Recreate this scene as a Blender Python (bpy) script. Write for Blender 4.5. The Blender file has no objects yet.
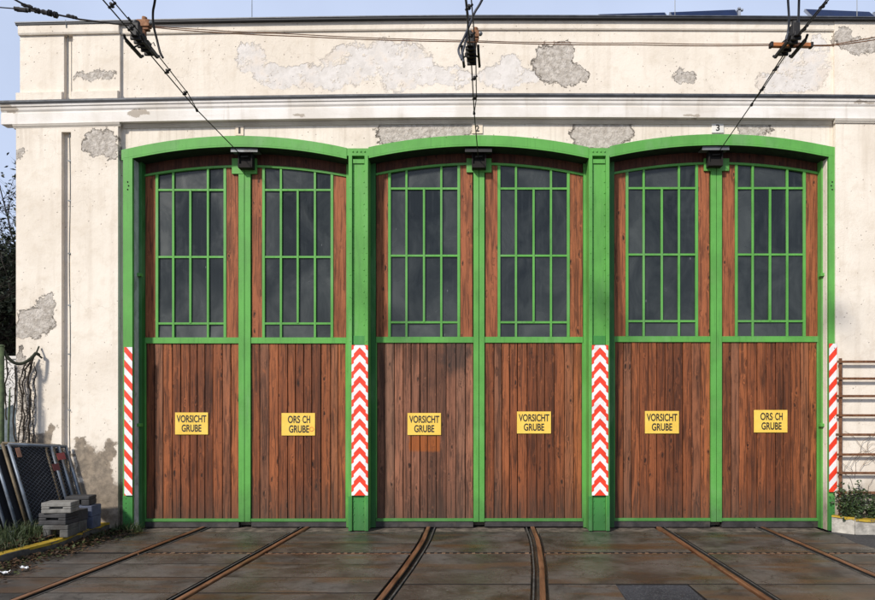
import bpy, bmesh, math, random
from mathutils import Vector, noise as mnoise
random.seed(7)
R = math.radians
scene = bpy.context.scene
col = scene.collection
F, CU, HV, H = 680.0, 475.0, 400.0, 1.72      # focal length (px of an 875 px wide picture), principal point, eye height
def X(u, y): return (u - CU) * y / F
def Z(v, y): return H + (HV - v) * y / F
def P(u, v, y): return Vector((X(u, y), y, Z(v, y)))
YF, YD = 9.0, 9.2                              # facade plane, gate plane

# ------------------------------------------------------------------ materials
class Mat:
    def __init__(s, name, rough=0.6, metal=0.0, spec=0.5):
        s.m = bpy.data.materials.new(name); s.m.use_nodes = True
        s.t = s.m.node_tree; s.b = s.t.nodes['Principled BSDF']
        s.b.inputs['Roughness'].default_value = rough
        s.b.inputs['Metallic'].default_value = metal
        s.b.inputs['Specular IOR Level'].default_value = spec
    def n(s, typ, **kw):
        nd = s.t.nodes.new('ShaderNode' + typ)
        for k, v in kw.items():
            if k[0] == '_': setattr(nd, k[1:], v)
        return nd
    def put(s, sock, v):
        if hasattr(v, 'is_linked') or hasattr(v, 'links'): s.t.links.new(v, sock)
        elif isinstance(v, (tuple, list)) and sock.type == 'RGBA': sock.default_value = (*v[:3], 1)
        else: sock.default_value = v
    def pos(s):
        return s.n('NewGeometry').outputs['Position']
    def island(s):
        return s.n('NewGeometry').outputs['Random Per Island']
    def vm(s, op, a, b=None):
        nd = s.n('VectorMath', _operation=op); s.put(nd.inputs[0], a)
        if b is not None: s.put(nd.inputs[1], b)
        return nd.outputs['Value'] if op in ('LENGTH', 'DOT_PRODUCT') else nd.outputs[0]
    def scale(s, a, f):
        nd = s.n('VectorMath', _operation='SCALE'); s.put(nd.inputs[0], a); s.put(nd.inputs['Scale'], f); return nd.outputs[0]
    def ma(s, op, a, b=None, c=None, clamp=False):
        nd = s.n('Math', _operation=op, _use_clamp=clamp); s.put(nd.inputs[0], a)
        if b is not None: s.put(nd.inputs[1], b)
        if c is not None: s.put(nd.inputs[2], c)
        return nd.outputs[0]
    def noise(s, vec, scale=1.0, detail=4, rough=0.55, dist=0.0, col=False):
        nd = s.n('TexNoise'); s.put(nd.inputs['Vector'], vec)
        nd.inputs['Scale'].default_value = scale; nd.inputs['Detail'].default_value = detail
        nd.inputs['Roughness'].default_value = rough; nd.inputs['Distortion'].default_value = dist
        return nd.outputs['Color'] if col else nd.outputs[0]
    def voro(s, vec, scale=1.0, feature='F1', out='Distance'):
        nd = s.n('TexVoronoi', _feature=feature); s.put(nd.inputs['Vector'], vec)
        nd.inputs['Scale'].default_value = scale
        return nd.outputs[out]
    def ramp(s, f, a, b):                       # smooth 0..1 between a and b
        nd = s.n('MapRange', _interpolation_type='SMOOTHSTEP'); s.put(nd.inputs[0], f)
        nd.inputs[1].default_value = a; nd.inputs[2].default_value = b
        return nd.outputs[0]
    def mix(s, f, a, b, mode='MIX'):
        nd = s.n('Mix', _data_type='RGBA', _blend_type=mode)
        s.put(nd.inputs[0], f); s.put(nd.inputs[6], a); s.put(nd.inputs[7], b)
        return nd.outputs[2]
    def grey(s, f):
        nd = s.n('CombineColor')
        for i in range(3): s.put(nd.inputs[i], f)
        return nd.outputs[0]
    def sep(s, v):
        nd = s.n('SeparateXYZ'); s.put(nd.inputs[0], v); return nd.outputs
    def bump(s, h, strength=0.3, dist=0.01, normal=None):
        nd = s.n('Bump'); nd.inputs['Strength'].default_value = strength; nd.inputs['Distance'].default_value = dist
        s.put(nd.inputs['Height'], h)
        if normal is not None: s.put(nd.inputs['Normal'], normal)
        s.t.links.new(nd.outputs[0], s.b.inputs['Normal']); return nd.outputs[0]
    def color(s, c): s.put(s.b.inputs['Base Color'], c)
    def rough(s, r): s.put(s.b.inputs['Roughness'], r)

def simple(name, c, rough=0.6, metal=0.0, var=0.25, scale=9.0, dirt=None, bump=0.15, spec=0.5):
    m = Mat(name, rough, metal, spec)
    p = m.pos()
    n1 = m.noise(p, scale, 6, 0.6)
    c2 = m.mix(m.ramp(n1, 0.3, 0.7), tuple(x * (1 - var) for x in c), tuple(min(1, x * (1 + var)) for x in c))
    if dirt:
        n2 = m.noise(p, scale * 0.45, 8, 0.7)
        c2 = m.mix(m.ma('MULTIPLY', m.ramp(n2, 0.52, 0.68), 0.75), c2, dirt)
    m.color(c2)
    m.rough(m.ma('ADD', m.ma('MULTIPLY', n1, 0.25), rough - 0.12))
    if bump: m.bump(m.noise(p, scale * 6, 5), bump, 0.006)
    return m.m

def patches(m, q, lst):
    """smallest normalised distance to a list of ellipses (centre x, z, radii) on the wall"""
    cur = None
    for (x, z, rx, rz) in lst:
        d = m.vm('LENGTH', m.vm('MULTIPLY', m.vm('SUBTRACT', q, (x, 0, z)), (1 / rx, 0, 1 / rz)))
        if cur is None: cur = d
        else:
            nd = m.n('Math', _operation='SMOOTH_MIN'); m.put(nd.inputs[0], cur); m.put(nd.inputs[1], d); nd.inputs[2].default_value = 0.12
            cur = nd.outputs[0]
    return cur
def ell(lst): return [(X(u, 8.97), Z(v, 8.97), a * 8.97 / F, b * 8.97 / F) for (u, v, a, b) in lst]

def plaster():
    m = Mat('plaster', 0.9, 0, 0.2)
    p = m.pos()
    wob = m.scale(m.vm('SUBTRACT', m.noise(p, 4.2, 9, 0.70, col=True), (0.5, 0.5, 0.5)), 0.46)
    q = m.vm('ADD', p, wob)
    pale = patches(m, q, ell([(250, 58, 15, 16), (272, 76, 22, 12), (318, 76, 42, 12), (352, 64, 30, 20), (380, 58, 22, 20), (404, 66, 30, 24),
                              (445, 76, 30, 10), (508, 76, 32, 12), (512, 64, 12, 10), (806, 66, 24, 24), (780, 82, 22, 9), (822, 50, 9, 16)]))
    dark = patches(m, q, ell([(553, 62, 20, 19), (572, 74, 16, 12), (566, 52, 11, 10), (686, 75, 10, 8), (862, 46, 26, 8), (842, 38, 7, 10), (98, 77, 22, 4),
                              (103, 145, 18, 13), (112, 150, 9, 11), (402, 131, 28, 14), (440, 127, 40, 11), (602, 132, 31, 19), (755, 126, 16, 13), (140, 113, 9, 3),
                              (38, 322, 18, 14), (24, 331, 10, 9), (50, 305, 7, 12), (22, 156, 7, 6), (26, 400, 6, 50)]))
    damp = patches(m, q, ell([(90, 462, 12, 18), (104, 470, 14, 20), (100, 496, 24, 26), (44, 444, 14, 14), (53, 433, 6, 12), (82, 446, 7, 10), (112, 452, 7, 10), (66, 470, 12, 20), (120, 520, 10, 10)]))
    n_big = m.noise(p, 1.3, 6, 0.6); n_mid = m.noise(p, 7.0, 6, 0.65); n_fine = m.noise(p, 60.0, 5, 0.6)
    cream = m.mix(m.ramp(n_big, 0.3, 0.7), (0.69, 0.62, 0.525), (0.785, 0.72, 0.625))
    cream = m.mix(m.ma('MULTIPLY', m.ramp(n_mid, 0.48, 0.72), 0.32), cream, (0.55, 0.465, 0.36))
    # hairline cracks and vertical run marks
    cr = m.voro(m.vm('ADD', p, m.scale(wob, 0.5)), 1.6, 'DISTANCE_TO_EDGE')
    crack = m.ma('MULTIPLY', m.ma('SUBTRACT', 1.0, m.ramp(cr, 0.0, 0.006)), m.ramp(m.noise(p, 0.9, 2), 0.5, 0.6))
    cream = m.mix(m.ma('MULTIPLY', crack, 0.35), cream, (0.28, 0.23, 0.18))
    runs = m.noise(m.vm('MULTIPLY', p, (9.0, 9.0, 0.55)), 1.0, 6, 0.6)
    cream = m.mix(m.ma('MULTIPLY', m.ramp(runs, 0.50, 0.72), 0.24), cream, (0.48, 0.40, 0.31))
    drip = m.ma('MULTIPLY', m.ramp(m.noise(m.vm('MULTIPLY', p, (16.0, 16.0, 0.5)), 1.0, 6, 0.6), 0.5, 0.68), m.ramp(m.ma('ABSOLUTE', m.ma('SUBTRACT', m.sep(p)[2], 5.28)), 0.7, 0.0))
    cream = m.mix(m.ma('MULTIPLY', drip, 0.30), cream, (0.36, 0.30, 0.23))
    pits = m.ma('SUBTRACT', 1.0, m.ramp(m.voro(p, 14.0), 0.05, 0.12))
    pits = m.ma('MULTIPLY', pits, m.ramp(m.noise(p, 1.7, 3), 0.42, 0.56))
    cream = m.mix(m.ma('MULTIPLY', pits, 0.6), cream, (0.30, 0.24, 0.17))
    # paler under-coat where the paint has gone
    f_pale = m.ma('MULTIPLY', m.ma('MULTIPLY', m.ramp(pale, 1.05, 0.95), 0.85), m.ramp(m.noise(p, 6.5, 6, 0.7), 0.36, 0.46))
    under = m.mix(m.ramp(n_mid, 0.35, 0.65), (0.59, 0.56, 0.53), (0.72, 0.69, 0.665))
    under = m.mix(m.ma('MULTIPLY', m.ramp(m.noise(p, 3.5, 5), 0.5, 0.65), 0.6), under, (0.66, 0.56, 0.45))
    c = m.mix(f_pale, cream, under)
    rim = m.ma('MULTIPLY', m.ramp(pale, 1.07, 1.0), m.ramp(pale, 0.93, 1.0))
    c = m.mix(m.ma('MULTIPLY', rim, m.ma('MULTIPLY', m.ramp(m.noise(p, 2.6, 3), 0.45, 0.62), 0.35)), c, (0.34, 0.28, 0.22))
    # bare render
    f_dark = m.ramp(m.ma('ADD', dark, m.ma('MULTIPLY', m.ma('SUBTRACT', m.noise(p, 14.0, 5, 0.7), 0.5), 0.35)), 1.02, 0.96)
    bare = m.mix(m.ramp(m.noise(p, 16.0, 7, 0.7), 0.35, 0.65), (0.43, 0.385, 0.33), (0.66, 0.61, 0.545))
    c = m.mix(f_dark, c, bare)
    rim2 = m.ma('MULTIPLY', m.ramp(dark, 1.06, 0.99), m.ramp(dark, 0.9, 0.98))
    c = m.mix(m.ma('MULTIPLY', rim2, 0.7), c, (0.17, 0.14, 0.11))
    # damp and splash dirt near the ground
    zz = m.sep(p)[2]
    f_damp = m.ramp(m.ma('ADD', damp, m.ma('MULTIPLY', m.ma('SUBTRACT', m.noise(p, 18.0, 6, 0.7), 0.5), 0.5)), 1.1, 0.8)
    dcol = m.mix(m.ramp(m.noise(p, 11.0, 8, 0.7), 0.35, 0.65), (0.075, 0.056, 0.038), (0.235, 0.185, 0.13))
    c = m.mix(m.ma('MULTIPLY', f_damp, 0.85), c, dcol)
    spl = m.ma('MULTIPLY', m.ramp(m.ma('ADD', zz, m.ma('MULTIPLY', m.noise(p, 2.5, 6), 0.9)), 1.35, 0.40), 0.88)
    c = m.mix(spl, c, m.mix(m.ramp(n_mid, 0.3, 0.7), (0.10, 0.08, 0.06), (0.30, 0.25, 0.19)))
    m.color(c)
    h = m.ma('ADD', m.ma('MULTIPLY', n_fine, 0.12), m.ma('MULTIPLY', n_mid, 0.26))
    h = m.ma('SUBTRACT', h, m.ma('MULTIPLY', f_pale, 0.22)); h = m.ma('SUBTRACT', h, m.ma('MULTIPLY', f_dark, 2.2))
    h = m.ma('ADD', h, m.ma('MULTIPLY', m.ma('MULTIPLY', f_dark, m.noise(p, 22.0, 7, 0.75)), 1.3))
    h = m.ma('SUBTRACT', h, m.ma('MULTIPLY', pits, 0.4))
    m.bump(h, 0.9, 0.026)
    return m.m

def stucco(name, a, b, streak=(0.42, 0.36, 0.29)):
    m = Mat(name, 0.85, 0, 0.25); p = m.pos()
    c = m.mix(m.ramp(m.noise(p, 2.2, 6), 0.35, 0.65), a, b)
    st = m.noise(m.vm('MULTIPLY', p, (1.1, 6.0, 14.0)), 1.0, 6, 0.65)
    c = m.mix(m.ma('MULTIPLY', m.ramp(st, 0.52, 0.75), 0.4), c, streak)
    rn = m.noise(m.vm('MULTIPLY', p, (12.0, 6.0, 0.8)), 1.0, 5)
    c = m.mix(m.ma('MULTIPLY', m.ramp(rn, 0.55, 0.75), 0.3), c, streak)
    if name == 'white_cornice':
        q = m.vm('ADD', p, m.scale(m.vm('SUBTRACT', m.noise(p, 7.0, 6, 0.7, col=True), (0.5, 0.5, 0.5)), 0.16))
        chip = m.ramp(patches(m, q, ell([(141, 115, 12, 3.5), (12, 112, 10, 4), (300, 118, 7, 1.5), (690, 117.5, 8, 1.6), (860, 106, 10, 1.5)])), 1.05, 0.9)
        c = m.mix(m.ma('MULTIPLY', chip, 0.8), c, (0.33, 0.28, 0.22))
    m.color(c); m.bump(m.noise(p, 40, 5), 0.3, 0.006); return m.m

def wood(name, lo, hi, dark, blot=0.5, stain=None, weather=True):
    m = Mat(name, 0.62, 0, 0.3)
    p = m.pos(); rnd = m.island()
    off = m.n('CombineXYZ')
    m.put(off.inputs[0], m.ma('MULTIPLY', rnd, 37.0)); m.put(off.inputs[1], m.ma('MULTIPLY', rnd, 91.0)); m.put(off.inputs[2], m.ma('MULTIPLY', rnd, 53.0))
    v = m.vm('ADD', p, off.outputs[0])
    kv = m.voro(m.vm('ADD', m.vm('MULTIPLY', v, (9.0, 1.0, 3.4)), m.scale(m.noise(v, 9.0, 3, 0.5, col=True), 0.35)), 1.0)
    swirl = m.ma('MULTIPLY', m.ramp(kv, 0.34, 0.0), 1.5)
    gv = m.vm('MULTIPLY', v, (34.0, 1.0, 1.5))
    gadd = m.n('CombineXYZ'); m.put(gadd.inputs[0], swirl); m.put(gadd.inputs[2], swirl)
    gv = m.vm('ADD', gv, gadd.outputs[0])
    g1 = m.noise(gv, 1.0, 6, 0.6, 0.9)
    g2 = m.noise(m.vm('MULTIPLY', v, (170.0, 1.0, 5.0)), 1.0, 4, 0.6)
    c = m.mix(rnd, lo, hi)
    r2 = m.ma('FRACT', m.ma('MULTIPLY', rnd, 13.7))
    c = m.mix(m.ma('MULTIPLY', m.ramp(r2, 0.6, 1.0), 0.42), c, tuple(x * 1.2 for x in dark))
    r3 = m.ma('FRACT', m.ma('MULTIPLY', rnd, 29.3))
    c = m.mix(m.ma('MULTIPLY', m.ramp(r3, 0.7, 1.0), 0.35), c, (0.20, 0.125, 0.085))
    c = m.mix(m.ma('MULTIPLY', m.ramp(g1, 0.43, 0.62), 0.70), c, dark)
    c = m.mix(m.ma('MULTIPLY', m.ramp(g2, 0.5, 0.75), 0.4), c, dark)
    ring = m.ma('MULTIPLY', m.ramp(g1, 0.36, 0.28), 0.35)
    c = m.mix(ring, c, tuple(min(1, x * 1.5) for x in hi))
    bl = m.noise(m.vm('MULTIPLY', v, (5.0, 1.0, 1.1)), 1.0, 5, 0.6)
    c = m.mix(m.ma('MULTIPLY', m.ramp(bl, 0.5, 0.72), blot), c, tuple(x * 0.7 for x in dark))
    smear = m.noise(m.vm('MULTIPLY', p, (1.0, 1.0, 0.8)), 1.25, 6, 0.65)
    c = m.mix(m.ma('MULTIPLY', m.ramp(smear, 0.57, 0.72), blot * 0.8), c, (0.026, 0.015, 0.012))
    mot = m.noise(m.vm('MULTIPLY', v, (16.0, 1.0, 6.0)), 1.0, 6, 0.65, 0.8)
    c = m.mix(m.ma('MULTIPLY', m.ramp(mot, 0.56, 0.70), 0.42), c, dark)
    c = m.mix(m.ma('MULTIPLY', m.ramp(mot, 0.42, 0.30), 0.3), c, tuple(min(1, x * 1.35) for x in hi))
    knot = m.ramp(kv, 0.15, 0.06)
    c = m.mix(m.ma('MULTIPLY', knot, 0.9), c, (0.012, 0.006, 0.004))
    if weather:
        zz = m.sep(p)[2]
        wz = m.ramp(m.ma('ADD', zz, m.ma('MULTIPLY', m.noise(m.vm('MULTIPLY', v, (9, 1, 1.0)), 1.0, 5), 0.9)), 1.25, 0.42)
        c = m.mix(m.ma('MULTIPLY', wz, 0.62), c, m.mix(g2, (0.020, 0.012, 0.009), (0.085, 0.058, 0.042)))
    if stain:
        xx, _, zz2 = m.sep(p)
        x0, x1, z0, z1, cc = stain
        jig = m.ma('MULTIPLY', m.ma('SUBTRACT', m.noise(v, 20, 3), 0.5), 0.05)
        xs = m.ma('ADD', xx, jig); zs = m.ma('ADD', zz2, jig)
        f = m.ma('MULTIPLY', m.ma('MULTIPLY', m.ramp(xs, x0 - .015, x0 + .015), m.ramp(xs, x1 + .015, x1 - .015)), m.ma('MULTIPLY', m.ramp(zs, z0 - .03, z0 + .02), m.ramp(zs, z1 + .02, z1 - .02)))
        c = m.mix(m.ma('MULTIPLY', f, 0.92), c, m.mix(m.ma('MULTIPLY', m.ramp(g1, 0.45, 0.7), 0.45), cc, dark))
    if stain:
        dd = m.vm('LENGTH', m.vm('MULTIPLY', m.vm('SUBTRACT', m.vm('ADD', p, m.scale(m.vm('SUBTRACT', m.noise(v, 4.0, 6, 0.65, col=True), (0.5, 0.5, 0.5)), 0.5)), (X(456, YD), 0, Z(352, YD))), (4.2, 0, 2.6)))
        c = m.mix(m.ma('MULTIPLY', m.ramp(dd, 1.15, 0.45), 0.72), c, (0.022, 0.017, 0.015))
    m.color(c)
    m.rough(m.ma('ADD', 0.5, m.ma('MULTIPLY', g1, 0.3)))
    m.bump(m.ma('ADD', m.ma('MULTIPLY', g1, -0.7), m.ma('MULTIPLY', g2, -0.5)), 0.8, 0.008)
    return m.m

def paint_green(name='green_paint', c=(0.100, 0.332, 0.064), chips=0.595):
    m = Mat(name, 0.55, 0, 0.3); p = m.pos()
    n1 = m.noise(p, 2.2, 6, 0.6)
    k = m.mix(m.ramp(n1, 0.3, 0.7), tuple(x * 0.86 for x in c), tuple(x * 1.10 for x in c))
    k = m.mix(m.ma('MULTIPLY', m.ramp(m.noise(p, 4.0, 4), 0.55, 0.75), 0.25), k, (c[0] * 1.5, c[1] * 0.98, c[2] * 1.5))
    dn = m.noise(m.vm('MULTIPLY', p, (22, 22, 1.8)), 1.0, 6, 0.65)
    k = m.mix(m.ma('MULTIPLY', m.ramp(dn, 0.50, 0.72), 0.28), k, (0.035, 0.115, 0.03))
    fade = m.noise(m.vm('MULTIPLY', p, (3.0, 3.0, 0.9)), 1.0, 7, 0.65)
    k = m.mix(m.ma('MULTIPLY', m.ramp(fade, 0.5, 0.7), 0.35), k, (0.19, 0.36, 0.165))
    zz = m.sep(p)[2]
    low = m.ramp(m.ma('ADD', zz, m.ma('MULTIPLY', m.noise(p, 7, 5), 0.5)), 0.85, 0.25)
    k = m.mix(m.ma('MULTIPLY', low, 0.55), k, (0.028, 0.085, 0.03))
    chip = m.ramp(m.noise(p, 26.0, 6, 0.75), chips + 0.06, chips + 0.10)
    k = m.mix(chip, k, (0.055, 0.03, 0.018))
    m.color(k); m.rough(m.ma('ADD', 0.42, m.ma('MULTIPLY', n1, 0.3)))
    m.bump(m.ma('ADD', m.noise(p, 30, 5), m.ma('MULTIPLY', chip, -1.0)), 0.18, 0.006)
    return m.m

def rust(name, a=(0.10, 0.042, 0.018), b=(0.21, 0.10, 0.05), rough=0.75, metal=0.1):
    m = Mat(name, rough, metal, 0.3); p = m.pos()
    n1 = m.noise(p, 14, 8, 0.7)
    c = m.mix(m.ramp(n1, 0.35, 0.65), a, b)
    c = m.mix(m.ma('MULTIPLY', m.ramp(m.noise(p, 60, 4), 0.55, 0.7), 0.6), c, (0.03, 0.016, 0.01))
    m.color(c); m.bump(m.noise(p, 90, 5), 0.4, 0.003); return m.m

def railsteel():
    m = Mat('rail_steel', 0.5, 0.35, 0.5); p = m.pos()
    n1 = m.noise(m.vm('MULTIPLY', p, (30, 1.5, 30)), 1.0, 7, 0.65)
    n2 = m.noise(p, 3.0, 5)
    c = m.mix(m.ramp(n1, 0.3, 0.7), (0.13, 0.055, 0.025), (0.33, 0.165, 0.085))
    c = m.mix(m.ma('MULTIPLY', m.ramp(n2, 0.5, 0.7), 0.6), c, (0.07, 0.035, 0.02))
    m.color(c); m.rough(m.ma('ADD', 0.3, m.ma('MULTIPLY', n1, 0.35))); m.bump(m.noise(p, 80, 4), 0.25, 0.003); return m.m

def wet_concrete(name='wet_concrete', a=(0.034, 0.028, 0.023), b=(0.122, 0.110, 0.098), brown=0.75):
    m = Mat(name, 0.5, 0, 0.5); p = m.pos(); rnd = m.island()
    off = m.n('CombineXYZ'); m.put(off.inputs[0], m.ma('MULTIPLY', rnd, 11.0)); m.put(off.inputs[1], m.ma('MULTIPLY', rnd, 23.0))
    v = m.vm('ADD', p, m.scale(off.outputs[0], 0.6))
    n1 = m.noise(v, 1.6, 7, 0.6, 0.4); n2 = m.noise(v, 11.0, 7, 0.7); n3 = m.noise(p, 90.0, 4, 0.6)
    c = m.mix(m.ramp(n1, 0.36, 0.62), a, b)
    ck = m.voro(m.vm('ADD', v, m.scale(m.noise(v, 3.0, 5, 0.6, col=True), 0.5)), 0.8, 'DISTANCE_TO_EDGE')
    c = m.mix(m.ma('MULTIPLY', m.ma('SUBTRACT', 1.0, m.ramp(ck, 0.0, 0.008)), 0.8), c, (0.010, 0.008, 0.007))
    c = m.mix(m.ma('MULTIPLY', m.ramp(n2, 0.45, 0.75), 0.55), c, tuple(x * 0.55 for x in a))
    st = m.noise(m.vm('MULTIPLY', v, (0.9, 3.2, 1.0)), 1.0, 5, 0.55, 0.3)
    br = m.ma('MULTIPLY', m.ramp(st, 0.50, 0.64), brown)
    c = m.mix(br, c, m.mix(n2, (0.060, 0.028, 0.011), (0.145, 0.075, 0.032)))
    c = m.mix(m.ma('MULTIPLY', m.ramp(m.noise(p, 0.8, 4), 0.56, 0.7), 0.35), c, (0.035, 0.042, 0.016))
    wear = m.ramp(m.noise(m.vm('MULTIPLY', v, (2.0, 9.0, 1.0)), 1.0, 7, 0.7), 0.62, 0.72)
    c = m.mix(m.ma('MULTIPLY', wear, 0.6), c, (0.21, 0.18, 0.15))
    speck = m.ma('MAXIMUM', m.ma('SUBTRACT', 1.0, m.ramp(m.voro(p, 16.0), 0.05, 0.09)), m.ma('SUBTRACT', 1.0, m.ramp(m.voro(p, 7.0), 0.045, 0.065)))
    speck = m.ma('MULTIPLY', speck, m.ramp(m.noise(p, 2.2, 2), 0.48, 0.56))
    c = m.mix(m.ma('MULTIPLY', speck, 0.8), c, (0.27, 0.25, 0.22))
    c = m.mix(m.ma('MULTIPLY', m.ramp(n3, 0.50, 0.68), 0.5), c, (0.02, 0.017, 0.014))
    blot = m.noise(m.vm('MULTIPLY', v, (1.3, 2.6, 1.0)), 2.2, 8, 0.72)
    c = m.mix(m.ma('MULTIPLY', m.ramp(blot, 0.55, 0.66), 0.6), c, (0.018, 0.014, 0.011))
    c = m.mix(m.ma('MULTIPLY', m.ma('SUBTRACT', rnd, 0.5), 0.45, clamp=True), c, (0.11, 0.10, 0.09))
    m.color(c)
    wet = m.ramp(m.noise(p, 0.9, 6, 0.6), 0.45, 0.64)
    m.rough(m.ma('ADD', 0.15, m.ma('ADD', m.ma('MULTIPLY', wet, 0.38), m.ma('MULTIPLY', n2, 0.15))))
    m.bump(m.ma('ADD', m.ma('MULTIPLY', n2, 0.6), m.ma('MULTIPLY', n3, 0.8)), 0.6, 0.012)
    return m.m

def asphalt(name, c=(0.04, 0.04, 0.042)):
    m = Mat(name, 0.75, 0, 0.4); p = m.pos()
    g = m.voro(p, 95.0, 'F1', 'Color'); gs = m.sep(g)[0]
    n1 = m.noise(p, 2.0, 6)
    k = m.mix(m.ramp(n1, 0.3, 0.7), tuple(x * 0.6 for x in c), tuple(x * 1.25 for x in c))
    k = m.mix(m.ma('MULTIPLY', m.ramp(gs, 0.7, 1.0), 0.5), k, (0.16, 0.16, 0.165))
    m.color(k); m.bump(m.voro(p, 95.0), 0.6, 0.008); return m.m

def glassmat():
    m = Mat('dusty_glass', 0.16, 0, 0.35); p = m.pos(); rnd = m.island()
    n1 = m.noise(m.vm('MULTIPLY', p, (1.0, 1.0, 0.7)), 2.3, 7, 0.62, 0.6); n2 = m.noise(m.vm('MULTIPLY', p, (16, 16, 1.6)), 1.0, 6, 0.65)
    zz = m.sep(p)[2]
    low = m.ramp(zz, 4.2, 2.7)
    dust = m.ma('ADD', m.ma('MULTIPLY', m.ramp(n1, 0.30, 0.80), 0.6), m.ma('MULTIPLY', low, 0.22))
    dust = m.ma('ADD', dust, m.ma('MULTIPLY', m.ma('SUBTRACT', rnd, 0.5), 0.5), clamp=True)
    c = m.mix(dust, (0.006, 0.009, 0.010), (0.070, 0.080, 0.080))
    c = m.mix(m.ma('MULTIPLY', m.ramp(n2, 0.52, 0.8), 0.3), c, (0.075, 0.085, 0.086))
    xx = m.sep(p)[0]
    rib = m.ma('SINE', m.ma('MULTIPLY', m.ma('ADD', xx, m.ma('MULTIPLY', n2, 0.004)), 420.0))
    c = m.mix(m.ma('MULTIPLY', m.ramp(rib, 0.0, 1.0), 0.16), c, (0.06, 0.07, 0.075))
    sp = m.ma('SUBTRACT', 1.0, m.ramp(m.voro(m.vm('MULTIPLY', p, (1, 1, 0.35)), 8.0), 0.03, 0.07))
    sp = m.ma('MULTIPLY', sp, m.ramp(m.noise(p, 2.7, 2), 0.52, 0.6))
    c = m.mix(m.ma('MULTIPLY', sp, 0.35), c, (0.40, 0.42, 0.42))
    m.color(c); m.rough(m.ma('ADD', 0.10, m.ma('MULTIPLY', dust, 0.35)))
    m.bump(m.noise(p, 2.2, 3), 0.12, 0.03); return m.m

def leafmat(name, a, b, rough=0.55):
    m = Mat(name, rough, 0, 0.35); m.color(m.mix(m.island(), a, b)); return m.m
def litter():
    m = Mat('dead_leaf', 0.7, 0, 0.3)
    r = m.island()
    c = m.mix(r, (0.020, 0.012, 0.007), (0.085, 0.045, 0.022))
    c = m.mix(m.ramp(m.ma('FRACT', m.ma('MULTIPLY', r, 17.3)), 0.7, 0.8), c, (0.05, 0.062, 0.02)); m.color(c); return m.m

def yellow_top():
    m = Mat('yellow_kerb_paint', 0.75, 0, 0.3); p = m.pos()
    c = m.mix(m.ramp(m.noise(p, 4, 6), 0.3, 0.7), (0.30, 0.20, 0.015), (0.50, 0.34, 0.035))  # yellow kept dim: shade along the left kerb is in the colour
    c = m.mix(m.ramp(m.noise(p, 14, 8, 0.75), 0.56, 0.66), c, (0.10, 0.085, 0.055)); m.color(c)
    m.bump(m.noise(p, 40, 6), 0.4, 0.008); return m.m

def signyellow():
    m = Mat('sign_yellow', 0.5, 0, 0.3); p = m.pos()
    c = m.mix(m.ramp(m.noise(p, 5, 6), 0.3, 0.75), (0.74, 0.49, 0.075), (0.83, 0.575, 0.11))
    c = m.mix(m.ma('MULTIPLY', m.ramp(m.noise(m.vm('MULTIPLY', p, (25, 25, 4)), 1.0, 6, 0.7), 0.58, 0.75), 0.35), c, (0.42, 0.28, 0.07))
    m.color(c); return m.m

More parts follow.
